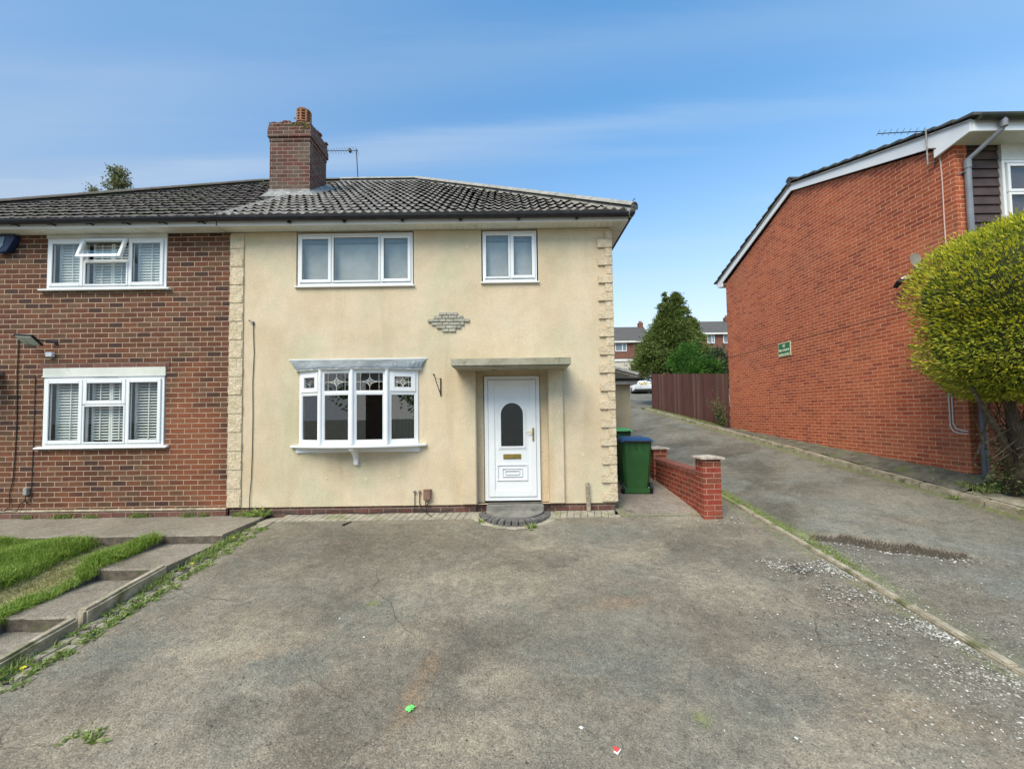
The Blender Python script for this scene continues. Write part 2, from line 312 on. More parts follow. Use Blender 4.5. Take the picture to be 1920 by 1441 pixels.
def asphalt(name, dark, mid, light, patchy=1.0, chips=.12, cool=(.17,.185,.18), tone=False):
    t = NT(name); p = t.pos()
    at = t.N('ShaderNodeAttribute', attribute_name='mask'); sp = t.N('ShaderNodeSeparateColor'); t.l.new(at.outputs[0], sp.inputs[0])
    c = t.ramp(t.noise(p, .55, 6, .62, .6, (1, 1, 1)), [(.30, dark), (.48, mid), (.68, light)])
    c = t.mix(t.M('MULTIPLY', t.ramp(t.noise(p, .8, 4, .6, .8, (1, 1.4, 1), (0, 0, .6)), [(.45, 0), (.62, 1)]), .75*patchy), c, cool)
    c = t.mix(t.M('MULTIPLY', t.ramp(t.noise(p, 2.3, 5, .7, .5), [(.48, 0), (.75, 1)]), .45*patchy), c, light)
    c = t.mix(t.M('MULTIPLY', t.ramp(t.noise(p, 1.7, 5, .7, .9, (1.5, .8, 1), (0, 0, -.5)), [(.5, 0), (.72, 1)]), .5*patchy), c, dark)
    if tone:
        a2 = t.N('ShaderNodeAttribute', attribute_name='tone'); s3 = t.N('ShaderNodeSeparateColor'); t.l.new(a2.outputs[0], s3.inputs[0])
        def ragged(m, sc, seed):      # patch with a torn, grainy edge
            q = t.N('ShaderNodeVectorMath', operation='ADD'); t.l.new(p, q.inputs[0]); q.inputs[1].default_value = (seed, seed*2, 0)
            v_ = t.M('ADD', t.M('MULTIPLY', m, .40), t.M('MULTIPLY', t.noise(q.outputs[0], sc*1.5, 10, .74, .9, (1, 1.5, 1), (0, 0, .35)), 1.0))
            return t.M('MULTIPLY', t.ramp(v_, [(.54, 0), (.82, 1)]), .62)
        c = t.mix(ragged(s3.outputs[0], 2.4, 3), c, (.37,.31,.225)); c = t.mix(ragged(s3.outputs[1], 2.0, 9), c, (.115,.097,.073)); c = t.mix(ragged(s3.outputs[2], 2.8, 17), c, (.15,.158,.135))
    c = t.mix(sp.outputs[1], c, t.ramp(t.noise(p, 9, 5, .7), [(.3, (.11,.09,.07)), (.65, (.24,.20,.15))]))     # worn, broken surface
    c = t.mix(t.M('MULTIPLY', t.M('SUBTRACT', sp.outputs[1], .8, clamp=True), 4, clamp=True), c, (.05,.04,.03))  # highest mask values: shade at the broken edge painted as near-black
    crk = t.N('ShaderNodeTexVoronoi', feature='DISTANCE_TO_EDGE'); cm = t.N('ShaderNodeMixRGB'); cm.inputs[0].default_value = .25; t.l.new(p, cm.inputs[1])
    cn = t.N('ShaderNodeTexNoise'); t.l.new(p, cn.inputs[0]); cn.inputs['Scale'].default_value = 2.5; cn.inputs['Detail'].default_value = 5; t.l.new(cn.outputs['Color'], cm.inputs[2]); t.l.new(cm.outputs[0], crk.inputs[0]); crk.inputs['Scale'].default_value = 1.1
    crack = t.M('MULTIPLY', t.M('LESS_THAN', crk.outputs['Distance'], .006), t.ramp(t.noise(p, .9, 3), [(.52, 0), (.6, 1)]))
    c = t.mix(t.M('MULTIPLY', crack, .45), c, (.06,.052,.042))
    c = t.mix(t.M('MULTIPLY', sp.outputs[2], t.ramp(t.noise(p, 14, 4, .7), [(.35, .1), (.65, 1)])), c, (.33,.20,.105))     # rust stain
    c = t.mix(t.M('MULTIPLY', sp.outputs[0], t.ramp(t.noise(p, 11, 5, .75), [(.34, 0), (.56, 1)])), c, (.16,.19,.045))     # moss
    c = t.mix(1, c, t.ramp(t.noise(p, 6.5, 8, .78, .5), [(.32, (.74,.74,.74)), (.5, (1, 1, 1)), (.7, (1.25,1.24,1.22))]), 'MULTIPLY')
    fine = t.noise(p, 85, 3, .65); c = t.mix(1, c, t.ramp(fine, [(.28, (.55,.55,.55)), (.5, (1, 1, 1)), (.72, (1.45,1.43,1.4))]), 'MULTIPLY')
    f2 = t.noise(p, 24, 4, .7); c = t.mix(1, c, t.ramp(f2, [(.3, (.78,)*3), (.7, (1.2,)*3)]), 'MULTIPLY')
    v = t.N('ShaderNodeTexVoronoi'); t.l.new(p, v.inputs[0]); v.inputs['Scale'].default_value = 70
    s2 = t.N('ShaderNodeSeparateColor'); t.l.new(v.outputs['Color'], s2.inputs[0])
    chip = t.M('MULTIPLY', t.M('GREATER_THAN', s2.outputs[0], 1-chips), t.M('LESS_THAN', v.outputs['Distance'], .33))
    c = t.mix(t.M('MULTIPLY', chip, .5), c, (.42,.39,.34))
    pit = t.M('MULTIPLY', t.M('LESS_THAN', s2.outputs[0], .12), t.M('LESS_THAN', v.outputs['Distance'], .35))
    c = t.mix(t.M('MULTIPLY', pit, .6), c, (.05,.048,.045))
    h = t.M('ADD', t.M('MULTIPLY', v.outputs['Distance'], -.6), t.M('ADD', fine, t.M('MULTIPLY', f2, 1.2)))
    return t.fin(c, .92, t.bump(h, .006, 1), .25)
m_drive = asphalt('worn_tarmac', (.135,.113,.084), (.215,.182,.136), (.325,.272,.20), .5, cool=(.195,.195,.165), tone=True)
m_alley = asphalt('alley_tarmac', (.085,.077,.060), (.145,.130,.101), (.25,.228,.18), .8, .12, (.205,.21,.185))
m_path = asphalt('pinkish_concrete', (.20,.16,.13), (.28,.23,.19), (.38,.32,.27), .4, .2, (.21,.19,.16))

def leafmat(name, cols, rough=.55, trans=.35):
    t = NT(name); g = t.N('ShaderNodeNewGeometry'); n = len(cols)
    c = t.ramp(g.outputs['Random Per Island'], [(i/(n-1), q) for i, q in enumerate(cols)])
    t.fin(c, rough, None, .3)
    tl = t.N('ShaderNodeBsdfTranslucent'); t.l.new(c, tl.inputs[0]); mx = t.N('ShaderNodeMixShader'); mx.inputs[0].default_value = trans
    t.l.new(t.p.outputs[0], mx.inputs[1]); t.l.new(tl.outputs[0], mx.inputs[2]); t.l.new(mx.outputs[0], t.o.inputs[0]); return t.m
m_grass = leafmat('grass_blades', [(.09,.17,.018), (.17,.29,.03), (.27,.39,.06), (.42,.48,.14)])
m_drygrass = leafmat('dry_grass', [(.22,.20,.07), (.34,.30,.13), (.20,.25,.06)])
m_weed = leafmat('weed_leaves', [(.15,.23,.04), (.25,.34,.07), (.38,.46,.17), (.30,.30,.12)])
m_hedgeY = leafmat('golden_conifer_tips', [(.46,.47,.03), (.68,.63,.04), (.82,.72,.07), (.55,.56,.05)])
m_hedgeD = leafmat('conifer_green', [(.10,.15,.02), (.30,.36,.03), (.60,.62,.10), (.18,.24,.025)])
m_conif = leafmat('blue_green_conifer', [(.05,.09,.022), (.11,.16,.035), (.19,.24,.06), (.27,.30,.08)])
m_bushA = leafmat('bright_green_leaves', [(.04,.12,.018), (.08,.20,.028), (.14,.29,.05)])
m_bushB = leafmat('dark_glossy_leaves', [(.025,.055,.022), (.05,.09,.035), (.13,.17,.09)])
m_birch = leafmat('birch_leaves', [(.13,.14,.05), (.20,.20,.08), (.28,.27,.13)])
m_ivy = leafmat('ivy_leaves', [(.05,.09,.03), (.11,.15,.05), (.28,.30,.14)])
m_core = noisy('crown_shade_core', (.035,.04,.014), (.07,.07,.025), 8, 1, 30, .02)  # dark core colour, with the shade inside the crowns put into it

# ------------------------------------------------------------------ terrain functions
def sY(y):
    if y < -10: return -1.1
    if y <= 30: return .11*y
    if y <= 62: return 3.3+.17*(y-30)
    return 8.74
def cr(x): return 0 if x < 3.84 else min((x-3.84), 2.86)*.11
def GZ(x, y): return sY(y)+cr(x)
def sheet(name, xs, ys, zf, m, keep=None, mask=None, parent=None, skirt=0):
    nx, ny = len(xs), len(ys); V = [(x, y, zf(x, y)) for y in ys for x in xs]; F = []
    for j in range(ny-1):
        for i in range(nx-1):
            if keep and not keep((xs[i]+xs[i+1])/2, (ys[j]+ys[j+1])/2): continue
            F.append((j*nx+i, j*nx+i+1, (j+1)*nx+i+1, (j+1)*nx+i))
    me = bpy.data.meshes.new(name); me.from_pydata(V, [], F)
    if mask:
        a = me.color_attributes.new('mask', 'FLOAT_COLOR', 'POINT')
        a.data.foreach_set('color', np.array([(*mask(v[0], v[1]), 1) for v in V], np.float32).ravel())
    me.shade_smooth(); me.update(); return link_mesh(name, me, m, parent, (0, 0, 0))
def lin(a, b, st): n = max(1, int(round((b-a)/st))); return [a+(b-a)*i/n for i in range(n+1)]
def nn(x, y, s=1.0):   # cheap smooth noise
    return (math.sin(x*1.7*s+1.3*math.sin(y*1.1*s))+math.sin(y*2.3*s+1.7*math.sin(x*.9*s+2)))*.5

# ground to the horizon, slightly below everything laid on it
gx = [-400,-150,-60,-30,-16]+lin(-12, 14, 1)+[18,24,34,60,150,400]
gy = [-400,-150,-60,-30,-16]+lin(-12, 64, 2)+[90,150,400,700]
tag(sheet('ground', gx, gy, lambda x, y: GZ(x, y)-.13-(.35 if (-11.2 < x < -4 and -6 < y < -1) else 0), m_soil), kind='structure')

def inr(x, y, cx, cy, rx, ry, a=0):
    dx, dy = x-cx, y-cy; c, s = math.cos(a), math.sin(a); u, v = (dx*c+dy*s)/rx, (-dx*s+dy*c)/ry
    return max(0, 1-(u*u+v*v))
def drive_mask(x, y):
    moss = max(0, 1-abs(x-3.66)/.1)*.5+.7*inr(x, y, 1.25, -3.9, .1, .08)+.9*inr(x, y, -1.43, -2.55, .08, .06)
    wear_shade = .8*inr(x, y, 3.2, -1.95, .5, .3)+.6*inr(x, y, 3.35, -3.2, .5, 1.6)+.3*inr(x, y, 1.9, -3.3, 1.2, .8)
    rust = .62*inr(x, y, -.72, -3.62, .12, .55, -.15)+.55*inr(x, y, 1.05, -2.6, .5, .13, .2)+.25*inr(x, y, -2.1, -3.2, .5, .14, .3)+.3*inr(x, y, 2.6, -3.9, .6, .2)
    return (min(1, moss), min(1, wear_shade), min(1, rust))
LIGHT_ = [(-0.37, -2.26, 0.98, 0.48), (2.07, -2.32, 0.62, 0.41), (2.16, -3.4, 0.46, 0.22), (-2.46, -3.13, 0.6, 0.26), (-0.3, -4.04, 0.77, 0.21), (-0.15, -3.5, 0.29, 0.2), (2.03, -4.14, 0.41, 0.16), (-2.88, -4.0, 0.41, 0.22), (1.49, -1.43, 0.61, 0.32), (2.64, -3.85, 0.28, 0.16)]
DARK_ = [(-1.91, -1.16, 2.74, 0.64), (2.67, -1.14, 0.86, 0.5), (-0.3, -3.17, 0.59, 0.25), (-1.8, -3.78, 0.45, 0.21), (2.86, -1.88, 0.37, 0.36), (-1.87, -2.52, 0.6, 0.32), (0.24, -1.68, 0.78, 0.26)]
COOL_ = [(0.89, -3.44, 0.58, 0.33), (1.75, -3.66, 0.57, 0.28), (-3.33, -3.18, 0.55, 0.32), (-1.75, -3.33, 0.48, 0.23), (-1.37, -2.71, 0.57, 0.29), (3.05, -3.17, 0.49, 0.32), (1.04, -0.91, 0.9, 0.45)]
def drive_tone(x, y):
    f = lambda L: min(1, sum(inr(x, y, a, b, c*1.25, max(.2, d)*1.5, .12)**1.2 for a, b, c, d in L))
    return (.62*f(LIGHT_), .62*f(DARK_), .6*f(COOL_))
def drive_z(x, y): return sY(y)+.006*nn(x, y)-.02*inr(x, y, 1.8, -2.1, .06, .04)*2
sheet_dr = sheet('driveway', lin(-3.78, 3.76, .04), lin(-9, 3.2, .05), drive_z, m_drive,
      keep=lambda x, y: (y < -.30) or (x > 3.24) or (x > 1.95 and y < -.2), mask=drive_mask)
_a = sheet_dr.data.color_attributes.new('tone', 'FLOAT_COLOR', 'POINT'); _a.data.foreach_set('color', np.array([(*drive_tone(v.co.x, v.co.y), 1) for v in sheet_dr.data.vertices], np.float32).ravel())
tag(sheet_dr, kind='structure')
# concrete side path between house and boundary wall
tag(sheet('side_path', lin(1.69, 3.0, .1), lin(-.3, 9.5, .2), lambda x, y: sY(y)+.012, m_path, mask=lambda x, y: (.7*max(0, 1-abs(y+.25)/.15)+.8*max(0, 1-abs(x-1.75)/.12), .3, 0)), kind='structure')

# alley: edge of a broken top course
EDGE = [(3.95,-1.02),(4.3,-1.17),(4.52,-1.22),(4.75,-1.50),(4.95,-1.62),(5.1,-1.85),(5.27,-2.03)]
def hole(x, y):
    best = 9; sgn = 1; tt = 0
    for i in range(len(EDGE)-1):
        ax, ay = EDGE[i]; bx, by = EDGE[i+1]; dx, dy = bx-ax, by-ay; L = dx*dx+dy*dy
        t = ((x-ax)*dx+(y-ay)*dy)/L; tc_ = min(1, max(0, t)); px, py = ax+tc_*dx, ay+tc_*dy
        d = math.hypot(x-px, y-py)
        if d < best: best = d; sgn = (x-ax)*dy-(y-ay)*dx; tt = (i+tc_)/(len(EDGE)-1)
    side = sgn > 0           # the worn side, towards the camera
    return best, side, tt
def jag(x, y): return .022*math.sin(x*11+y*9)+.012*math.sin(x*23-y*17)
def alley_z(x, y):
    z = sY(y)+cr(x)+.006*nn(x, y, .8)
    if 3.84 < x < 5.7 and -3 < y < -.8:
        d, side, t = hole(x+jag(x, y), y+jag(y, x)); k = math.sin(math.pi*min(1, max(0, .05+.93*t)))**.6
        z -= .12*k*(math.exp(-(d/.32)**2) if side else max(0, 1-d/.055)**1.5)
    return z
def alley_mask(x, y):
    moss = 0
    if y < 4: moss = 1.15*max(0, 1-abs(x-3.93)/(.17+.12*inr(x, y, 3.9, -1.2, 1, .6)))*(1 if y > -1.6 else max(0, 1-(-1.6-y)/1.2)*.8+.2)
    moss += 1.0*max(0, 1-abs(x-6.68)/.16)
    wear_shade = 0
    if 3.84 < x < 5.9 and -4.5 < y < -.7:
        d, side, t = hole(x+jag(x, y), y+jag(y, x))
        wear_shade = ((.78*max(0, 1-d/.6)+.75*math.exp(-(d/(.11+.05*math.sin(x*9+y*7)))**2)*math.sin(math.pi*min(1, max(0, t)))**.4) if side else min(1.1, max(0, 2.4*(1-d/.062)))*(1 if .05 < t < .97 else 0))+.6*inr(x, y, 4.2, -2.7, .6, 1.3)  # real wear plus the shade of the broken edge, painted in
    return (min(1, max(0, moss)), min(1, wear_shade), .18*inr(x, y, 5.6, -1.1, .5, .2)+.12*max(0, 1-abs(x-6.55)/.2))
ax_ = lin(3.86, 4.0, .03)[:-1]+lin(4.0, 5.5, .022)[:-1]+lin(5.5, 6.72, .09)
ay_ = lin(-9, -2.6, .15)[:-1]+lin(-2.6, -.85, .022)[:-1]+lin(-.85, 14.2, .25)
tag(sheet('alley', ax_, ay_, alley_z, m_alley, mask=alley_mask), kind='structure')
tag(sheet('yard', lin(1.8, 26, 1), lin(14.2, 31.5, 1), lambda x, y: GZ(max(x, 4), y) if x > 3 else GZ(4, y), m_alley, mask=lambda x, y: (0, 0, 0)), kind='structure')
tag(sheet('street', lin(-60, 60, 2), lin(-16.5, -9, .5), lambda x, y: max(sY(y), -1.1)+.02 if y > -12 else -1.06, m_alley, mask=lambda x, y: (0, 0, 0)), kind='structure')

# right verge: kerb top to the foot of the gable wall
def kerb_top(y): return sY(y)+.315+.09
def base_right(y): return .60+.073*y if y > -.3 else .578+.11*(y+.3)
def verge_z(x, y):
    t = min(1, max(0, (x-6.86)/.46)); b = base_right(y) if y < 6.7 else .605+.073*6.7+.103*(y-6.7)
    return kerb_top(y)*(1-t)+b*t+.012*nn(x*5, y*4)
tag(sheet('verge', lin(6.84, 7.34, .05), lin(-.55, 14.2, .15), verge_z, m_soil), kind='structure')
def slab_z(x, y): return sY(y)+.315+.095+.012*(x-6.8)
tag(sheet('pavement', lin(6.84, 13, .2), lin(-9, -.55, .2), slab_z, m_conc), kind='structure')
tag(sheet('front_garden', lin(7.34, 13, .3), [-.55, -.4, -.28], lambda x, y: slab_z(x, -.55)+.03+.1*(y+.55), m_soil), kind='structure')

def kerbline(name, x0, x1, segs, zt, depth, m, gap=.006, bev=.012, lab=None, z_off=None):
    mb = MB()
    for (a, b) in segs:
        ns = 7; V, F = [], []; oz = random.uniform(-.004, .004)
        for i in range(ns+1):
            y = a+gap+(b-a-2*gap)*i/ns; z = zt(y)+oz+random.uniform(-.0025, .0025); j = random.uniform(-.003, .003); k2 = random.uniform(-.003, .003)
            V += [(x0+j, y, z-depth), (x1+k2, y, z-depth), (x1+k2, y, z), (x0+j, y, z)]
        for i in range(ns):
            for q in range(4): F.append((i*4+q, i*4+(q+1) % 4, (i+1)*4+(q+1) % 4, (i+1)*4+q))
        F += [(3, 2, 1, 0), tuple(ns*4+q for q in range(4))]; mb.add(V, F)
    return mb.build(name, m, bevel=bev)
segs = [(-9+.915*i, -9+.915*(i+1)) for i in range(13)]
k = kerbline('edging_kerb', 3.765, 3.855, segs[:10], lambda y: sY(y)+.028, .15, m_conc); tag(k, 'narrow pale concrete edging strip between the driveway and the alley', 'kerb')
k = kerbline('edging_kerb', 3.765, 3.855, [(.16, 1.05), (1.05, 1.95), (1.95, 2.85)], lambda y: sY(y)+.02, .15, noisy('mossy_kerb', (.16,.19,.05), (.26,.26,.12), 12, .95, 50, .006)); tag(k, 'mossy sunken edging strip beside the brick pillar', 'kerb')
k = kerbline('alley_kerb', 6.72, 6.86, [(-9+.9*i, -9+.9*(i+1)) for i in range(25)], lambda y: sY(y)+.315+.085, .3, m_conc, bev=.02); tag(k, 'old sloping concrete kerb along the far side of the alley', 'kerb')

# left: paving strip, raised kerb stones, stepped path, lawn
mb = MB(); y = -9.0
while y < -.36:
    x = -4.03
    for w in (.11, .12):
        z0 = sY(y+.1)+random.uniform(-.004, .008)-.006; mb.box(x+.004, x+w-.004, y+.006, y+.205, z0-.05, z0)
        x += w+.006
    y += .212
mb.box(-4.03, -3.8, -.36, -.0, -.08, -.035)
tag(mb.build('paving_strip', m_paver, bevel=.008), kind='structure')
def kstone(segs, zo, label, name='raised_kerb'):
    k = kerbline(name, -4.125, -4.03, segs, lambda y: sY(y)+zo, .3, m_conc, bev=.022); tag(k, label, 'kerb', 'raised kerb stones beside the stepped path')
kstone([(-2.83, -1.93)], .135, 'upper raised concrete kerb stone beside the middle step')
kstone([(-3.75, -2.86)], .115, 'lower raised concrete kerb stone sloping down to the left edge of the photo')
kstone([(-5.6, -4.7), (-4.68, -3.77)], .11, 'foreground raised kerb stones running out of the frame at bottom left')
mb = MB(); t = thing('stepped_path', (-4.5, -2, -.3), 'worn pinkish concrete path dropping in steps beside the lawn', 'steps')
def slabstep(x0, x1, y0, y1, zt, th=.3):
    xs = lin(x0, x1, .1); mbb = MB(); n = len(xs)
    jit = [random.uniform(-.012, .012) for _ in xs]
    vs = []
    for i, x in enumerate(xs):
        j = jit[i]; vs += [(x, y0+j, zt-th), (x, y0+j-.0, zt-.022), (x, y0+j+.018, zt-.004+random.uniform(-.004, .002)), (x, y1, zt)]
    fs = []
    for i in range(n-1):
        for q in range(3): fs.append((i*4+q, (i+1)*4+q, (i+1)*4+q+1, i*4+q+1))
    fs.append((0, 1, 2, 3)); e = (n-1)*4; fs.append((e+3, e+2, e+1, e))
    mbb.add(vs, fs)
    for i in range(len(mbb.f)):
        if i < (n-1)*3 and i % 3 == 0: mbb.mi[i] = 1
    return mbb
mask0 = None
m_riser = noisy('dark_riser_concrete', (.085,.065,.050), (.17,.135,.105), 14, .9, 50, .006, dirt=((.10,.12,.04), 5, .58))  # darker brown concrete for the riser faces
def addmask(o):
    me = o.data; a = me.color_attributes.new('mask', 'FLOAT_COLOR', 'POINT'); a.data.foreach_set('color', np.tile(np.array([.12, .15, 0, 1], np.float32), len(me.vertices)))
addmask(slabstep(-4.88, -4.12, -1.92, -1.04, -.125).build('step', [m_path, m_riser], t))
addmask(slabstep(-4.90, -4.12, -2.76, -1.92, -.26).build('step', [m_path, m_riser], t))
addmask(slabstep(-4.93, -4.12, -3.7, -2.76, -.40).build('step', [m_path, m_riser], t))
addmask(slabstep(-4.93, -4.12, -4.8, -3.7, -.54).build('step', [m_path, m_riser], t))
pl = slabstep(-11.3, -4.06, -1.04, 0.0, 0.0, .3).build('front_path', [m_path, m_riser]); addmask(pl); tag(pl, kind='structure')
def lawn_z(x, y):
    return -.075+.15*min(0, y+1.15)+.02*nn(x*2, y*2)-(.10*max(0, 1-abs(x+5.55+.1*(y+1))/.3))
mb = MB()
for k in range(30):
    y0, y1 = -5+k*.1317, -5+(k+1)*.1317; mb.quad((-4.885, y0, lawn_z(-4.88, y0)), (-4.885, y1, lawn_z(-4.88, y1)), (-4.87, y1, -.9), (-4.87, y0, -.9))
tag(mb.build('lawn_edge', m_soil), kind='structure')
tag(sheet('lawn_soil', lin(-10.5, -4.88, .12), lin(-5, -1.05, .12), lawn_z, m_dry), kind='structure')

def blades(name, pts, hts, m, lean=.5, width=.006, parent=None):
    n = len(pts); P = np.array(pts, float); H = np.array(hts)
    an = rng.uniform(0, 2*np.pi, n); dx = np.cos(an); dy = np.sin(an); ln = rng.uniform(.1, 1, n)*lean
    sx_, sy_ = -dy*width/2, dx*width/2; V = np.zeros((n, 5, 3))
    V[:,0] = P+np.stack([sx_, sy_, np.zeros(n)], 1); V[:,1] = P-np.stack([sx_, sy_, np.zeros(n)], 1)
    mid = P+np.stack([dx*ln*H*.35, dy*ln*H*.35, H*.6], 1)
    V[:,2] = mid-np.stack([sx_*.8, sy_*.8, np.zeros(n)], 1); V[:,3] = mid+np.stack([sx_*.8, sy_*.8, np.zeros(n)], 1)
    V[:,4] = P+np.stack([dx*ln*H, dy*ln*H, H*(1-.35*ln)], 1)
    idx = np.arange(n)*5; F = []
    for i in idx: F.append((i, i+1, i+2, i+3)); F.append((i+3, i+2, i+4))
    me = bpy.data.meshes.new(name); org = Vector(P.mean(0)); me.from_pydata((V.reshape(-1, 3)-np.array(org)).tolist(), [], F); me.update()
    return link_mesh(name, me, m, parent, org)
pts, hts, dp, dh = [], [], [], []
while len(pts) < 36000:
    x = random.uniform(-9.2, -4.93); y = random.uniform(-4.2, -1.08)
    if x < (y+6.6)*-1.36-.4: continue
    b = 1-abs(x+5.5+.12*(y+1)+.05*math.sin(y*7))/(.36+.06*math.sin(y*5))
    if b > random.uniform(0, .35):
        if random.random() < .22: dp.append((x, y, lawn_z(x, y))); dh.append(random.uniform(.015, .05))
        continue
    near = 1.35 if x > -5.2 else 1
    if x > -5.02: x += .10*random.random()
    pts.append((x, y, lawn_z(x, y)-.005)); hts.append(random.uniform(.03, .12)*near*(1.1+.6*nn(x*3, y*3)))
tag(blades('grass', pts, hts, m_grass, 1.4, .007), 'bright green unmown grass of the sloping front lawn', 'grass', kind='stuff')
tag(blades('dry_grass', dp, dh, m_drygrass, 1.4, .006), 'dry yellowish clippings on the bare strip of the lawn', 'grass', kind='stuff')

# ------------------------------------------------------------------ foliage helpers
def leafcloud(name, P, D, L, Wd, m, parent=None, org=None, fold=.25):
    P = np.asarray(P, float); D = np.asarray(D, float); n = len(P)
    D = D/np.linalg.norm(D, axis=1, keepdims=True); r = rng.normal(size=(n, 3)); s = np.cross(D, r); s /= np.linalg.norm(s, axis=1, keepdims=True); up = np.cross(s, D)
    L = (L*rng.uniform(.6, 1.3, n))[:, None]; Wd = (Wd*rng.uniform(.6, 1.3, n))[:, None]
    V = np.stack([P, P+D*L*.45-s*Wd*.5+up*L*fold*.3, P+D*L-up*L*.1, P+D*L*.45+s*Wd*.5+up*L*fold*.3], 1).reshape(-1, 3)
    if org is None: org = wloc(parent) if parent is not None else Vector(P.mean(0))
    me = bpy.data.meshes.new(name); me.from_pydata((V-np.array(org)).tolist(), [], [(i, i+1, i+2, i+3) for i in range(0, 4*n, 4)])
    me.update(); return link_mesh(name, me, m, parent, org)
def rosettes(name, cs, m, label, lf=(8, 16), L=.06, up=.5, kind='stuff', cat='weeds'):
    P, D = [], []
    for (x, y, z, s) in cs:
        for _ in range(random.randint(*lf)):
            a = random.uniform(0, 2*math.pi); P.append((x+random.gauss(0, .02)*s, y+random.gauss(0, .02)*s, z)); D.append((math.cos(a), math.sin(a), random.uniform(.1, up*2)))
    o = leafcloud(name, P, D, L*cs[0][3], L*.3*cs[0][3], m); return tag(o, label, cat, kind=kind)
cs = []
for _ in range(170):
    y = random.uniform(-4.6, -.5); x = -3.80+random.gauss(0, .035)
    if random.random() < .3: x = -3.97+random.gauss(0, .03)
    cs.append((x, y, sY(y), 1.0))
rosettes('weeds', cs, m_weed, 'green weeds growing along the edge of the block strip beside the driveway', (10, 18), .055, .45)
tag(blades('tall_weeds', [(-3.98+random.gauss(0, .03), random.choice([-3.35, -2.2, -1.35, -1.1])+random.gauss(0, .09), sY(-2.4)-.0+0) if False else (lambda x, y: (x, y, sY(y)))( -3.98+random.gauss(0, .03), random.choice([-3.45, -2.1, -1.6, -1.3, -.95])+random.gauss(0, .1)) for _ in range(700)], [random.uniform(.03, .12) for _ in range(700)], m_weed, 1.1, .007), 'long grassy weeds against the raised kerb stones', 'weeds', kind='stuff')
P_, H_ = [], []
for cx, w in ((-8.0, .1), (-7.45, .22), (-6.95, .14), (-6.15, .22), (-5.35, .12), (-5.1, .1), (-4.55, .1), (-4.25, .12)):
    for _ in range(int(500*w)+30):
        x = cx+random.gauss(0, w*.5); P_.append((x, -.04+random.gauss(0, .02), 0)); H_.append(random.uniform(.03, .13)*(1 if w > .15 else .9))
tag(blades('wall_weeds', P_, H_, m_weed, 1.1, .008), 'grass tufts growing at the foot of the brown brick house wall', 'weeds', kind='stuff')
rosettes('plantain', [(-4.22, -.06, .0, 1.6), (-4.1, -.08, .0, 1.6), (-4.35, -.05, 0, 1.6)], m_weed, 'leafy green weed at the joint between the two houses', (16, 24), .1, .9, 'thing', 'weed')
rosettes('step_weed', [(.22, -.7, sY(-.7), 1.2), (.3, -.66, sY(-.66), 1.2), (-.52, -.45, sY(-.45), 1.2)], m_weed, 'small green weeds sprouting at the foot of the rounded doorstep', (10, 16), .07, 1.0)
rosettes('driveway_weed', [(-2.75+random.gauss(0, .06), -3.97+random.gauss(0, .03), sY(-3.97)+.003, 1) for _ in range(8)], m_weed, 'flattened weed lying on the tarmac at bottom left', (6, 9), .06, .25, 'thing', 'weed')
P_, H_ = [], []
for _ in range(1700):
    y = random.uniform(-2.1, 2.4); P_.append((3.93+random.gauss(0, .04)+.05*inr(0, y, 0, -1.35, 1, .35)*random.random()*3, y, alley_z(3.93, y)-.003)); H_.append(random.uniform(.008, .035))
tag(blades('moss_tufts', P_, H_, m_weed, 1.3, .01), 'mossy green growth along the alley side of the edging strip', 'weeds', kind='stuff')
P_, H_ = [], []
for _ in range(3800):
    y = random.choice([random.uniform(-.5, 7), random.uniform(7, 14.1), random.uniform(7, 14.1)]); x = random.uniform(6.86, 7.26)
    if y < 7 and nn(x*3, y*2.4) < .15: continue
    P_.append((x, y, verge_z(x, y)-.004)); H_.append(random.uniform(.012, .07 if y < 7 else .06))
tag(blades('verge_grass', P_, H_, m_weed, 1.2, .012), 'patchy moss and grass on the verge below the orange brick wall and fence', 'grass', kind='stuff')
for (x, y) in ((-3.9, -1.75), (-3.86, -3.43), (-3.93, -1.0)):
    mb = MB(); z = sY(y)+.05
    for k in range(9):
        a = k*2*math.pi/9; mb.add([(x, y, z), (x+.018*math.cos(a-.25), y+.018*math.sin(a-.25), z+.008), (x+.022*math.cos(a), y+.022*math.sin(a), z+.004), (x+.018*math.cos(a+.25), y+.018*math.sin(a+.25), z+.008)], [(0, 1, 2, 3)])
    mb.tube([(x, y, z-.05), (x, y, z)], .002, 5)
    o = mb.build('dandelion', m_petal); tag(o, {-1.75: 'yellow dandelion flower on the block strip beside the middle step', -3.43: 'yellow dandelion flower nearest the left edge of the photo', -1.0: 'small yellow dandelion flower near the front path'}[y], 'flower', 'dandelions beside the driveway')

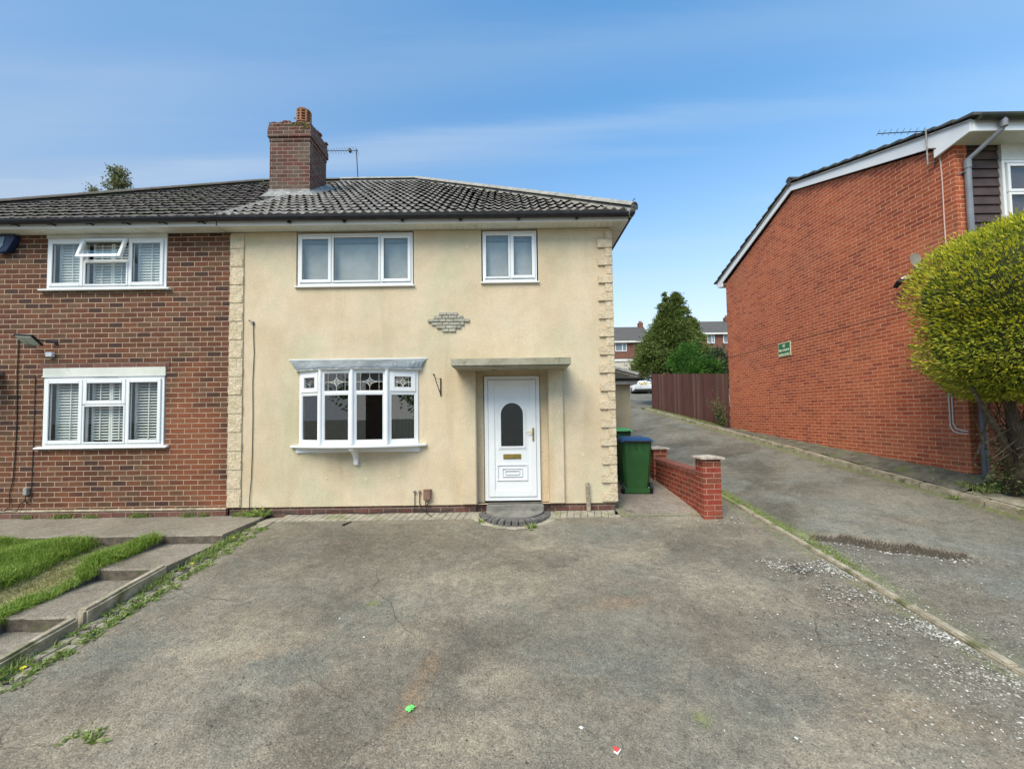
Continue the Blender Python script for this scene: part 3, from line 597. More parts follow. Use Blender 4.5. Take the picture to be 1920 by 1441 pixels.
# ------------------------------------------------------------------ gravel, chips and litter
def stones(name, cs, m, label, kind='stuff'):
    base = np.array([(1,0,0),(-1,0,0),(0,1,0),(0,-1,0),(0,0,1),(0,0,-1),(.6,.6,.3),(-.6,.5,.4)], float); V, F = [], []
    tri = [(0,6,4),(6,2,4),(2,7,4),(7,1,4),(1,3,4),(3,0,4),(0,2,6),(2,1,7),(0,3,5),(3,1,5),(1,2,5),(2,0,5)]
    for (x, y, z, s) in cs:
        a = random.uniform(0, 6.28); c, sn = math.cos(a), math.sin(a); k = base*np.array([s*random.uniform(.7, 1.4), s*random.uniform(.5, 1), s*random.uniform(.35, .7)])+rng.normal(0, s*.12, (8, 3))
        k = np.stack([k[:,0]*c-k[:,1]*sn, k[:,0]*sn+k[:,1]*c, k[:,2]], 1)+np.array([x, y, z+s*.25]); b = len(V); V += k.tolist(); F += [tuple(b+i for i in t3) for t3 in tri]
    me = bpy.data.meshes.new(name); org = np.array(V).mean(0); me.from_pydata((np.array(V)-org).tolist(), [], F); me.update()
    return tag(link_mesh(name, me, m, None, Vector(org)), label, 'gravel' if kind == 'stuff' else 'stone', kind=kind)
t_ = NT('gravel_stone'); g_ = t_.N('ShaderNodeNewGeometry'); m_gravel = t_.fin(t_.ramp(g_.outputs['Random Per Island'], [(0, (.10,.09,.075)), (.4, (.24,.22,.185)), (.75, (.44,.41,.36)), (1, (.70,.68,.63))]), .85, None, .3)
t_ = NT('dark_grit'); g_ = t_.N('ShaderNodeNewGeometry'); m_grit = t_.fin(t_.ramp(g_.outputs['Random Per Island'], [(0, (.06,.055,.05)), (.6, (.16,.145,.125)), (1, (.36,.33,.29))]), .9, None, .3)
cs = []
for _ in range(520):
    u_ = abs(random.gauss(0, .26)); cs.append((2.98+u_, -1.86-u_*.35+random.gauss(0, .08), 0, abs(random.gauss(.005, .0035))+.002))
for _ in range(13000):
    y = random.uniform(-4.8, -1.75); x = 3.74-abs(random.gauss(0, .17 if random.random() < .6 else .4)); 
    if nn(x*5, y*5) < random.uniform(-.6, .7): continue
    cs.append((x, y, 0, abs(random.gauss(.0045, .0035))+.002))
for _ in range(2500): cs.append((random.gauss(3.25, .75), random.gauss(-3.6, .7), 0, abs(random.gauss(.004, .0025))+.0018))
for _ in range(140): cs.append((random.gauss(3.3, .22), random.gauss(-.45, .12), 0, abs(random.gauss(.006, .004))+.002))
cs = [(x, y, sY(y)+.002, s) for (x, y, z, s) in cs if 0 < x < 3.755 and y < -.3 and not (2.9 < x < 3.25 and y > -.44)]
stones('gravel', cs, m_gravel, 'loose pale gravel scattered along the driveway side of the edging strip')
cs = []
for _ in range(1900):
    y = random.uniform(-4.8, -1.5); x = 3.88+abs(random.gauss(0, .45))
    if nn(x*4, y*4) < random.uniform(-.7, .6): continue
    cs.append((x, y, alley_z(x, y)+.001, abs(random.gauss(.005, .003))+.002))
for _ in range(420):
    k = random.randrange(len(EDGE)-1); u = random.random(); x = EDGE[k][0]*(1-u)+EDGE[k+1][0]*u-random.uniform(0, .2); y = EDGE[k][1]*(1-u)+EDGE[k+1][1]*u-random.uniform(.0, .2)
    cs.append((x, y, alley_z(x, y), abs(random.gauss(.006, .004))+.003))
stones('alley_gravel', [c for c in cs if c[0] < 6.6], m_gravel, 'loose gravel on the broken alley surface beside the edging strip')
cs = []
for _ in range(7000):
    x, y = random.uniform(-3.6, 3.7), random.uniform(-4.9, -.4); cs.append((x, y, sY(y)+.001, abs(random.gauss(.0022, .0018))+.001))
for _ in range(900):
    x, y = random.uniform(4, 6.7), random.uniform(-4.0, 6); cs.append((x, y, alley_z(x, y)+.001, abs(random.gauss(.0035, .0025))+.001))
stones('grit', cs, m_grit, 'fine grit sprinkled over the tarmac')
for (x, y, s, lab) in ((.421, -3.959, .016, 'largest smooth white pebble, in the lower middle of the driveway'), (-1.33, -3.05, .012, 'pale pebble on the driveway below the bay window'), (-1.66, -2.78, .010, 'small white pebble farthest left on the driveway'), (1.75, -4.05, .012, 'white pebble near the bottom right of the driveway')):
    stones('pebble', [(x, y, sY(y)+.002, s)], m_litterw, lab, 'thing')['group'] = 'loose pebbles on the driveway'
mb = MB()
for k in range(6):
    a = k*math.pi/3+.3; r = .022+.01*random.random(); x, y = -.727, -3.80; z = sY(y)+.012
    mb.add([(x, y, z), (x+r*math.cos(a-.5), y+r*math.sin(a-.5), z+random.uniform(-.004, .008)), (x+r*1.3*math.cos(a), y+r*1.3*math.sin(a), z+random.uniform(-.004, .01)), (x+r*math.cos(a+.5), y+r*math.sin(a+.5), z+random.uniform(-.004, .008))], [(0, 1, 2, 3)])
tag(mb.build('sweet_wrapper', m_litterg), 'crumpled bright green wrapper lying on the driveway', 'litter')
mb = MB(); x, y = .604, -4.116; z = sY(y)+.006
mb.prism([(x-.012, y+.03), (x+.028, y+.012), (x+.004, y-.018), (x-.008, y-.004)], 'z', z, z+.004); mb.cur = 1
mb.prism([(x-.018, y-.012), (x-.010, y-.006), (x+.003, y-.020), (x+.03, y+.008), (x+.033, y+.004), (x+.004, y-.032)], 'z', z-.001, z+.005)
tag(mb.build('torn_card', [m_litterr, m_litterw]), 'small torn piece of red and white card on the driveway', 'litter')
mb = MB(); mb.prism([(-2.63, -.50), (-2.60, -.51), (-2.535, -.35), (-2.56, -.34)], 'z', sY(-.4)-.0, sY(-.4)+.015); tag(mb.build('wood_scrap', noisy('dark_scrap', (.03,.025,.02), (.06,.05,.04), 9, .9)), 'thin dark scrap of wood lying on the tarmac below the bay window', 'litter')

# ------------------------------------------------------------------ building helpers
def wall_holes(mb, x0, x1, z0, z1, y, holes, reveal=.12, axis='y'):
    xs = sorted({x0, x1, *[q for h in holes for q in h[:2]]}); zs = sorted({z0, z1, *[q for h in holes for q in h[2:4]]})
    for i in range(len(xs)-1):
        for j in range(len(zs)-1):
            cx, cz = (xs[i]+xs[i+1])/2, (zs[j]+zs[j+1])/2
            if any(h[0] < cx < h[1] and h[2] < cz < h[3] for h in holes): continue
            mb.quad((xs[i], y, zs[j]), (xs[i+1], y, zs[j]), (xs[i+1], y, zs[j+1]), (xs[i], y, zs[j+1]))
    for h in holes:
        a, b, c, d = h[:4]; r = y+reveal
        mb.quad((a, y, c), (a, r, c), (a, r, d), (a, y, d)); mb.quad((b, r, c), (b, y, c), (b, y, d), (b, r, d))
        mb.quad((a, y, d), (a, r, d), (b, r, d), (b, y, d)); mb.quad((a, r, c), (a, y, c), (b, y, c), (b, r, c))
def ring(mb, x0, x1, z0, z1, y0, y1, w, wb=None):
    wb = w if wb is None else wb
    mb.box(x0, x0+w, y0, y1, z0, z1); mb.box(x1-w, x1, y0, y1, z0, z1)
    mb.box(x0+w, x1-w, y0+.0007, y1, z1-w, z1); mb.box(x0+w, x1-w, y0+.0007, y1, z0, z0+wb)
def sash(parent, x0, x1, z0, z1, y, w=.052, proud=.016, glass=m_glass):
    mb = MB(); ring(mb, x0, x1, z0, z1, y-proud, y+.04, w); s = mb.build('sash', m_white, parent, bevel=.004)
    g = MB(); g.box(x0+w-.003, x1-w+.003, y+.006, y+.012, z0+w-.003, z1-w+.003); g.build('pane', glass, parent)
    e = MB(); ring(e, x0+w-.006, x1-w+.006, z0+w-.006, z1-w+.006, y-.002, y+.005, .012); e.build('seal', m_black, parent)
    return s
def window(house, x0, x1, z0, z1, y, lights, sill=True, fr=.045, sill_ext=.035, glass=m_glass):
    mb = MB(); ring(mb, x0, x1, z0, z1, y, y+.07, fr)
    for (a, b, c, d, w) in lights:
        if a > x0+.1: mb.box(a-.022, a+.022, y+.0013, y+.068, max(z0+fr, c-.02), min(z1-fr, d+.02))
        if c > z0+.1: mb.box(a+.023, b-.023, y+.0019, y+.066, c-.018, c+.018)
    f = mb.build('window', m_white, house, bevel=.004)
    for (a, b, c, d, w) in lights: sash(f, a+.006, b-.006, c+.006, d-.006, y-.004, w, glass=glass)
    if sill:
        s = MB(); s.prism([(y-.055, z0-.035), (y-.055, z0-.012), (y-.0, z0+.004), (y+.05, z0+.004), (y+.05, z0-.035)], 'x', x0-sill_ext, x1+sill_ext); s.build('sill', m_white, f, bevel=.004)
    return f
def shutters(f, x0, x1, z0, z1, y, tilt=35, panels=1, name='shutter', frac=(0, 1)):
    mb = MB(); w = (x1-x0)/panels
    for k in range(panels):
        a, b = x0+k*w, x0+(k+1)*w
        mb.box(a+.002, a+.032, y, y+.025, z0, z1); mb.box(b-.032, b-.002, y, y+.025, z0, z1)
        z = z0+.04
        while z < z1-.03:
            c, s = math.cos(R(tilt))*.024, math.sin(R(tilt))*.024
            mb.add([(a+.032, y-c+.012, z-s), (b-.032, y-c+.012, z-s), (b-.032, y+c+.012, z+s), (a+.032, y+c+.012, z+s), (a+.032, y-c+.016, z-s+.006), (b-.032, y-c+.016, z-s+.006), (b-.032, y+c+.012, z+s+.006), (a+.032, y+c+.012, z+s+.006)],
                   [(0, 1, 2, 3), (7, 6, 5, 4), (0, 4, 5, 1), (2, 6, 7, 3)])
            z += .047
        mb.box((a+b)/2-.006, (a+b)/2+.006, y-.018, y-.008, z0+.02, z1-.02)
    return mb.build(name, m_slat, f)
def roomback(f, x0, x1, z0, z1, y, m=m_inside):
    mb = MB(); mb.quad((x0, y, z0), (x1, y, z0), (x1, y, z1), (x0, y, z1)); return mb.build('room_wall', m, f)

def tiled_plane(name, m, parent, xl, xr, y0, z0, d, slope, hipL, hipR, wave=.15, amp=.026, lip=.036, roll=True, gauge=.33, sub=6):
    """front roof slope; eave at y0,z0; d horizontal depth; hips shrink it by the same distance"""
    run = math.hypot(1, slope); nc = int(round(d*run/gauge)); V, F = [], []
    xs = lin(xl, xr, wave/sub); nx = len(xs); ph = [0]*(nc+1)
    def prof(x):
        t = (x/wave) % 1.0
        return amp*max(0, math.sin(math.pi*min(1, t/.55)))**.8 if roll else (amp*(1 if t < .12 else 0))
    nrm = (0, -slope/run, 1/run)
    for c in range(nc):
        j = random.uniform(-.002, .002); rr_ = []
        for (e, lift) in ((c-.05, lip+.004), (c+.5, lip*.55), (c+1.22, .002)):
            h = min(max(0, e)/nc*d, d); a = xl+(h if hipL else 0); b = xr-(h if hipR else 0); hh = h-(.012 if e < c else 0); row = []
            for x in xs:
                X = min(max(x, a), b); q = prof(x)+lift+j+(.005*math.sin(x*53+c*7)+.003*math.sin(x*21-c*3))*(1 if e < c else .3)
                row.append((X, y0+hh+nrm[1]*q, z0+hh*slope+nrm[2]*q))
            rr_.append(row)
        b0 = len(V); V += [p for row in rr_ for p in row]
        for k in range(2):
            for i in range(nx-1):
                A, B, C_, D_ = rr_[k][i], rr_[k][i+1], rr_[k+1][i+1], rr_[k+1][i]
                if abs(A[0]-B[0]) < 1e-6 and abs(C_[0]-D_[0]) < 1e-6: continue
                F.append((b0+k*nx+i, b0+k*nx+i+1, b0+(k+1)*nx+i+1, b0+(k+1)*nx+i))
        if c == 0: rows = rr_
    bq = len(V); V += [(xl, y0+.02, z0-.004), (xr, y0+.02, z0-.004), (xr-(d if hipR else 0), y0+d, z0+d*slope-.03), (xl+(d if hipL else 0), y0+d, z0+d*slope-.03)]; F.append((bq, bq+1, bq+2, bq+3))
    # front lip of the first course
    b = len(V); V += [(p[0], y0+.0, z0-.01) for p in rows[0]]
    for i in range(nx-1): F.append((b+i, b+i+1, i+1, i))
    org = wloc(parent); me = bpy.data.meshes.new(name); me.from_pydata((np.array(V)-np.array(org)).tolist(), [], F)
    bm = bmesh.new(); bm.from_mesh(me); bmesh.ops.dissolve_degenerate(bm, dist=1e-5, edges=bm.edges); bmesh.ops.recalc_face_normals(bm, faces=bm.faces); bm.to_mesh(me); bm.free()
    me.shade_smooth()
    try: me.set_sharp_from_angle(angle=R(50))
    except Exception: pass
    me.update(); return link_mesh(name, me, m, parent, org)
def ridge_run(name, m, parent, a, b, r=.11, seg=.42, lift=.02):
    a, b = Vector(a), Vector(b); d = (b-a); L = d.length; d.normalize(); n = max(1, int(round(L/seg))); mb = MB()
    side = d.cross(Vector((0, 0, 1))).normalized(); up = side.cross(d).normalized()
    for i in range(n):
        p, q = a+d*(L*i/n), a+d*(L*(i+1)/n); V = []
        for (c, rr) in ((p, r*1.02), (q, r*.98)):
            for ring_ in (rr, rr-.018):
                for k in range(9):
                    t = math.pi*k/8; V.append(c+side*math.cos(t)*ring_+up*(math.sin(t)*ring_*.75+lift-.03*0))
        F = []
        for k in range(8): F += [(k, k+1, 18+k+1, 18+k), (9+k, 27+k, 27+k+1, 9+k+1), (k, 9+k, 9+k+1, k+1), (18+k, 18+k+1, 27+k+1, 27+k)]
        mb.add(V, F)
        mb.add([p+side*r*.9+up*.01, p-side*r*.9+up*.01, p-side*r*.6+up*r*.6, p+side*r*.6+up*r*.6], [(0, 1, 2, 3)])
    bd = MB(); bd.tube([a-up*(r*.45), b-up*(r*.45)], r*.78, 8); bd.build(name+'_bedding', m, parent)
    return mb.build(name, m, parent, smooth='auto')

# ------------------------------------------------------------------ the cream house
PX, HR = -4.72, 1.71; TOPZ = 4.76; EY, EZ = -.31, 4.875; RD, SL = 4.55, .7275; XE = 1.98; BACK = EY+2*RD-.31
H = thing('cream_house', (-1.5, 0, 0), 'cream rendered semi-detached house with a white front door and a bow window', 'house')
W1 = (-3.63, -1.635, 3.83, 4.76); W2 = (-.487, .472, 3.86, 4.76); BAY = (-3.50, -1.60, 1.18, 2.40); DR = (-.60, .605, .13, 2.36)
mb = MB(); wall_holes(mb, PX, HR, .135, TOPZ, 0, [W1, W2, BAY, DR], .07)
mb.quad((HR, 0, .135), (HR, BACK, .135), (HR, BACK, TOPZ), (HR, 0, TOPZ)); mb.quad((HR, BACK, .13), (PX, BACK, .13), (PX, BACK, TOPZ), (HR, BACK, TOPZ))
mb.quad((PX, 0, .135), (HR, 0, .135), (HR, .03, .120), (PX, .03, .120))
mb.quad((-.60, .07, .13), (-.60, .16, .13), (-.60, .16, 2.36), (-.60, .07, 2.36)); mb.quad((.605, .07, .13), (.605, .16, .13), (.605, .16, 2.36), (.605, .07, 2.36))
mb.quad((-.60, .07, 2.36), (.605, .07, 2.36), (.605, .16, 2.36), (-.60, .16, 2.36))
for (a, b) in ((-.60, -.487), (.475, .605)): mb.box(a, b, .15, .25, .13, 2.36)
mb.box(-.487, .475, .15, .25, 2.275, 2.36)
mb.build('wall', m_render, H)
mb = MB(); mb.box(-.619, .619, .06, .2, -.6, .126); mb.box(PX, -.62, .022, .2, -.6, .128); mb.box(.62, HR-.015, .022, .2, -.6, .128); mb.box(HR-.2, HR-.012, .2, BACK, -.6, .128); mb.build('plinth', m_brickP, H)
# porch pilasters
for (a, b) in ((-.845, -.60), (.605, .852)):
    mb = MB(); mb.box(a, b, -.055, -.0015, .14, 2.37); mb.build('pilaster', m_render, H, bevel=.012)
mb = MB(); mb.box(-.932, .912, -.58, -.001, 2.365, 2.475); mb.box(-.90, .88, -.56, -.01, 2.345, 2.364)
mb.build('canopy', m_canopy, H, bevel=.006)
# front door
fd = MB(); ring(fd, -.472, .466, .165, 2.265, .10, .17, .062); door = fd.build('door', m_white, H, bevel=.004)
lf = MB(); X0, X1, Z0, Z1 = -.405, .40, .232, 2.198
ring(lf, X0, X1, Z0, Z1, .085, .15, .105)
lf.build('door_leaf_frame', m_white, door, bevel=.004)
# leaf panel with an arched opening
cx, aw, az0, az1 = -.005, .192, 1.075, 1.615
arch = [(cx+aw, az0)]+[(cx+aw*math.cos(math.pi*k/18), az1+aw*1.02*math.sin(math.pi*k/18)) for k in range(19)]+[(cx-aw, az0)]
px0, px1, pz0, pz1 = X0+.105, X1-.105, Z0+.105, Z1-.105
mb = MB()
mb.quad((px0, .1, pz0), (px1, .1, pz0), (px1, .1, az0), (px0, .1, az0))
rt = [(px1, az0)]; N_ = len(arch)
outer = []
for (x, z) in arch:
    if z <= az1+1e-6: outer.append((px1 if x > cx else px0, z))
    else:
        t = math.atan2(z-az1, x-cx); k = min((px1-cx)/max(1e-6, abs(math.cos(t))), (pz1-az1)/max(1e-6, math.sin(t)))
        outer.append((cx+k*math.cos(t) if abs(math.cos(t)) > 1e-6 else cx, min(pz1, az1+k*math.sin(t))))
for i in range(N_-1):
    a, b, c, d = arch[i], arch[i+1], outer[i+1], outer[i]
    mb.quad((a[0], .1, a[1]), (d[0], .1, d[1]), (c[0], .1, c[1]), (b[0], .1, b[1]))
for sx_ in (px0, px1): mb.add([(sx_, .1, az1), (cx+(aw if sx_ > cx else -aw), .1, az1), (sx_, .1, pz1)], [(0, 1, 2)]) if False else None
for xc in (px0, px1):   # square the top corners
    t = math.atan2(pz1-az1, abs(xc-cx)); q = (cx+(1 if xc > cx else -1)*aw*math.cos(t), az1+aw*1.02*math.sin(t))
    mb.add([(xc, .1002, az1), (xc, .1002, pz1), (cx, .1002, pz1), (cx+(1 if xc > cx else -1)*.03, .1002, az1+aw*1.03+.01), (q[0]+(.03 if xc > cx else -.03), .1002, q[1]+.03), (cx+(aw+.012)*(1 if xc > cx else -1), .1002, az1+.05)], [(0, 1, 2, 3, 4, 5)])
mb.build('door_panel', m_white, door)
def archring(r0, r1, y0, y1, zb):
    mb = MB(); V = []
    for rr in (r0, r1):
        pts_ = [(cx+aw+rr, zb-(rr if rr > 0 else 0))]+[(cx+(aw+rr)*math.cos(math.pi*k/18), az1+(aw*1.02+rr)*math.sin(math.pi*k/18)) for k in range(19)]+[(cx-aw-rr, zb-(rr if rr > 0 else 0))]
        V.append(pts_)
    n = len(V[0]); vs = [(p[0], y0, p[1]) for p in V[0]]+[(p[0], y0, p[1]) for p in V[1]]+[(p[0], y1, p[1]) for p in V[0]]+[(p[0], y1, p[1]) for p in V[1]]; fs = []
    for i in range(n):
        j = (i+1) % n; fs += [(i, j, n+j, n+i), (i, 2*n+i, 2*n+j, j), (n+i, n+j, 3*n+j, 3*n+i)]
    mb.add(vs, fs); return mb
archring(-.004, .034, .086, .12, az0).build('arch_moulding', m_white, door, bevel=.004)
archring(.046, .056, .094, .11, az0).build('arch_moulding', m_white, door, bevel=.002)
g = MB(); g.prism(arch, 'y', .108, .114); g.build('door_glass', m_glassdoor, door)
mb = MB(); ring(mb, cx-.265, cx+.255, .50, .775, .084, .1, .022); ring(mb, cx-.175, cx+.165, .565, .71, .082, .1, .012); ring(mb, cx-.128, cx+.118, .602, .672, .08, .1, .01); mb.build('raised_panel', m_white, door, bevel=.003)
mb = MB(); mb.box(cx-.155, cx+.145, .086, .1, .865, .945); mb.box(cx-.135, cx+.125, .078, .0858, .877, .933); mb.build('letterbox', m_brass, door, bevel=.003)
mb = MB(); mb.box(.335, .365, .072, .0848, 1.16, 1.38); mb.tube([(.35, .075, 1.315), (.35, .045, 1.315), (.335, .04, 1.315), (.235, .042, 1.312)], .008, 8); mb.build('door_handle', m_brass, door, bevel=.001)
roomback(door, -.45, .45, .2, 2.2, 1.2)
# sill of door and windows
f1 = window(H, W1[0]+.02, W1[1]-.02, W1[2], 4.735, .012, [(-3.585, -3.03, 3.88, 4.69, .052), (-3.03, -2.20, 3.88, 4.69, .03), (-2.20, -1.68, 3.88, 4.69, .052)])
f2 = window(H, W2[0]+.02, W2[1]-.02, W2[2], 4.735, .012, [(-.442, .005, 3.91, 4.69, .03), (.005, .427, 3.91, 4.69, .052)])
for f, a, b, c in ((f1, W1[0]+.05, W1[1]-.05, W1[2]), (f2, W2[0]+.05, W2[1]-.05, W2[2])):
    mb = MB(); mb.quad((a, .11, c+.05), (b, .11, c+.05), (b, .11, 4.66), (a, .11, 4.66)); mb.build('blind', m_blindgrey, f)
    mb = MB(); mb.box(a, b, .06, .108, 4.585, 4.70); mb.build('blind_cassette', m_blindhead, f)
# bow window: four facets
BX = [-3.555, -3.118, -2.575, -2.035, -1.56]; BYs = [-.015, -.185, -.255, -.185, -.015]
bay = thing('x', (0, 0, 0), 'x', 'x'); bpy.data.objects.remove(bay)
base = MB(); base.prism([(x, y-.01) for x, y in zip(BX, BYs)]+[(BX[-1], -.002), (BX[0], -.002)], 'z', 1.150, 1.172)
bow = base.build('bow_window', m_white, H)
def facet(i):
    a, b = Vector((BX[i], BYs[i], 0)), Vector((BX[i+1], BYs[i+1], 0)); d = b-a; L = d.length; d.normalize(); n = Vector((d.y, -d.x, 0))   # n points outwards (-Y)
    def T(u, w, z): p = a+d*u-n*w; return (p.x, p.y, z)
    def bx(mb, u0, u1, w0, w1, z0, z1):
        mb.add([T(u0,w0,z0),T(u1,w0,z0),T(u1,w1,z0),T(u0,w1,z0),T(u0,w0,z1),T(u1,w0,z1),T(u1,w1,z1),T(u0,w1,z1)], [(3,2,1,0),(4,5,6,7),(0,1,5,4),(1,2,6,5),(2,3,7,6),(3,0,4,7)])
    def rg(mb, u0, u1, z0, z1, w0, w1, t):
        bx(mb, u0, u0+t, w0, w1, z0, z1); bx(mb, u1-t, u1, w0, w1, z0, z1); bx(mb, u0+t, u1-t, w0+.0006, w1, z1-t, z1); bx(mb, u0+t, u1-t, w0+.0006, w1, z0, z0+t)
    zb, zt, zm = 1.172, 2.375, 2.0
    mb = MB(); rg(mb, .004, L-.004, zb, zt, 0, .06, .052); bx(mb, .056, L-.056, .001, .058, zm-.022, zm+.022)
    f = mb.build('bay_light', m_white, bow, bevel=.004)
    op = i in (0, 3); t = .05 if op else .014
    mb = MB(); rg(mb, .05, L-.05, zm+.018, zt-.045, -.014 if op else .006, .04, t+.02 if op else t); 
    rg(mb, .05, L-.05, zb+.045, zm-.018, .004, .04, .02)
    mb.build('sash', m_white, bow, bevel=.003)
    g = MB(); bx(g, .056, L-.056, .018, .024, zm+.02, zt-.05); bx(g, .056, L-.056, .018, .024, zb+.05, zm-.02); g.build('pane', m_glassbay, bow)
    # leaded diamond motif in the top light
    tt = .05+t+(.02 if op else 0); u0, u1, z0, z1 = tt, L-tt, zm+.018+(t+.02 if op else t), zt-.045-(t+.02 if op else t); cu, cz = (u0+u1)/2, (z0+z1)/2; r_ = .0032
    mb = MB(); rw, rh = min(.12, (u1-u0)*.42), min(.075, (z1-z0)*.42)
    def line(pp, r=r_): mb.tube([T(u, .013, z) for u, z in pp], r, 5)
    def curve(p, q, bend): return [(p[0]*(1-k/6)+q[0]*k/6+bend[0]*math.sin(math.pi*k/6), p[1]*(1-k/6)+q[1]*k/6+bend[1]*math.sin(math.pi*k/6)) for k in range(7)]
    N4 = [(cu+rw, cz), (cu, cz+rh), (cu-rw, cz), (cu, cz-rh)]
    for k in range(4):
        p, q = N4[k], N4[(k+1) % 4]; m2 = ((p[0]+q[0])/2, (p[1]+q[1])/2); line(curve(p, q, ((cu-m2[0])*.35, (cz-m2[1])*.35)), .004)
    line([(u0, cz), (cu-rw, cz)]); line([(cu+rw, cz), (u1, cz)]); line([(cu, cz+rh), (cu, z1)]); line([(cu, z0), (cu, cz-rh)])
    for du in (-.7, .7): line([(cu+du*(u1-u0)/2, z0), (cu+du*(u1-u0)/2, z1)], .0025)
    line([(cu-.3*rw, cz+.3*rh), (cu, cz), (cu+.3*rw, cz+.3*rh)]); line([(cu-.25*rw, cz-.3*rh), (cu, cz+.1*rh), (cu+.25*rw, cz-.3*rh)]); line([(cu-.4*rw, cz), (cu, cz+.45*rh), (cu+.4*rw, cz), (cu, cz-.45*rh), (cu-.4*rw, cz)])
    mb.build('leaded_motif', m_coping if i != 0 else m_galv, bow)
for i in range(4): facet(i)
for i in (1, 2, 3):
    mb = MB(); mb.cyl((BX[i], BYs[i]-.002), .03, 1.172, 2.375, 12); mb.build('bay_post', m_white, bow)
def bowplan(o, ext):
    pts_ = []
    for k in range(17):
        t = k/16; x = BX[0]-ext+(BX[4]-BX[0]+2*ext)*t; pts_.append((x, -.01-o-(.25)*math.sin(math.pi*t)**.85))
    return pts_
mb = MB(); p = bowplan(.045, .13); mb.prism(p+[(p[-1][0], -.001), (p[0][0], -.001)], 'z', 1.112, 1.149); mb.build('sill', m_white, bow, bevel=.006)
mb = MB(); mb.box(-3.60, -1.545, -.03, -.001, 1.02, 1.111); mb.build('apron_board', m_white, bow, bevel=.003)
mb = MB(); prof = [(-.001, 1.10), (-.27, 1.10), (-.27, 1.07), (-.215, 1.05), (-.13, .99), (-.075, .90), (-.065, .82), (-.001, .80)]; mb.prism(prof, 'x', -2.625, -2.555); mb.build('corbel_bracket', m_white, bow, bevel=.005)
# lead canopy of the bow: sloping skirt with scalloped lower edge
top = [(-3.73+2.31*k/32, -.004, 2.565) for k in range(33)]; V, F = [], []
for k in range(33):
    t = k/32; V.append(top[k]); b = (BX[0]-.05+(BX[4]-BX[0]+.10)*t, -.06-.24*math.sin(math.pi*t)**.85, 2.425)
    m_ = ((top[k][0]+b[0])/2, (top[k][1]+b[1])/2-.01, 2.515); V.append(m_); V.append(b); V.append((b[0], b[1]-.004, 2.425-.018-.014*abs(math.sin(k*1.3))))
for k in range(32):
    for q in range(3): F.append((k*4+q, (k+1)*4+q, (k+1)*4+q+1, k*4+q+1))
mb = MB(); mb.add(V, F); mb.build('lead_roof', m_lead, bow)
mb = MB(); pts_ = [(V[k*4+2][0], V[k*4+2][1]+.008) for k in range(33)]; mb.prism(pts_+[(pts_[-1][0], -.001), (pts_[0][0], -.001)], 'z', 2.376, 2.424); mb.build('head_board', m_white, bow, bevel=.004)
mb = MB(); mb.box(-3.735, -1.415, -.012, -.001, 2.563, 2.585); mb.build('flashing_lip', m_oldwhite, bow)
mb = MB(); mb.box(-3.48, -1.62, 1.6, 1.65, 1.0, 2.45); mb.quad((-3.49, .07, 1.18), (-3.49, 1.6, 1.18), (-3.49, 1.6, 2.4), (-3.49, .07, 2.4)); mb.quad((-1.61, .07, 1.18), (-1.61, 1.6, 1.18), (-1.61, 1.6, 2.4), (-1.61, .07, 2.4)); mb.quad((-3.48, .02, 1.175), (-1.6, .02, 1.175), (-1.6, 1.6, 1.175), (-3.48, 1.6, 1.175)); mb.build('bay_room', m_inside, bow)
mb = MB()
for k in range(7): x = -2.0+k*.055; mb.tube([(x, .12+.015*(k % 2), 1.2), (x, .12+.015*(k % 2), 2.35)], .018, 6)
mb.build('curtain', noisy('grey_curtain', (.07,.07,.075), (.12,.12,.125), 4, .9), bow)
# quoins
def quoins(name, xw, xe, side, z0, z1, pitch, wide, nar, wrap):
    mb = MB(); z = z0; k = 0
    while z < z1-.05:
        h = pitch/2; w = wide if k % 2 == 0 else nar; j = random.uniform(-.01, .01); zt = min(z+h, z1)
        y = -.022-(.009 if k % 2 == 0 else 0)+random.uniform(-.003, .003)
        if side > 0:
            mb.box(xe-w+j, xe+(.02 if wrap else 0), y, -.0012, z+.004, zt-.004)
            if wrap: mb.box(xe+.0013, xe+.022, -.0012, nar if k % 2 == 0 else wide, z+.004, zt-.004)
        else:
            mb.box(xw, xw+w+j, y, -.0012, z+.004, zt-.004)
            if k % 2: mb.box(xw+w+j+.004, xw+wide, y+.01, -.0012, z+.004, zt-.004)
        z += h; k += 1
    q_ = mb.build(name, m_quoin, H, bevel=.008)
    bk = MB(); 
    if side < 0: bk.box(xw, xw+wide, -.02, -.0015, z0, z1)
    else: bk.box(xe-nar, xe+.012, -.016, -.0015, z0, z1)
    bk.build('quoin_backing', m_quoin, H); return q_
quoins('quoin_stones', 0, HR-.0, 1, .15, 4.70, .304, .235, .105, True)
quoins('quoin_stones', -4.735, 0, -1, .135, 4.74, .31, .225, .13, False)
mb = MB()
for (r, a, b) in ((0, 826, 852), (1, 815, 862), (2, 806, 868), (3, 799, 878), (4, 810, 866), (5, 820, 856)):
    x0, x1 = (a-960)/112.1+.035, (b-960)/112.1+.035; z = 3.01+r*.056; x = x0
    while x < x1-.03:
        w = random.uniform(.10, .2); w = w if x+w < x1-.05 else x1-x; mb.box(x+.003, x+w-.003, -.03+random.uniform(-.005, .004), -.001, z+.003, z+.053); x += w
mb.build('stone_motif', m_motif, H, bevel=.005)
m_fill = noisy('filler', (.64,.54,.38), (.70,.61,.45), 20, .9)
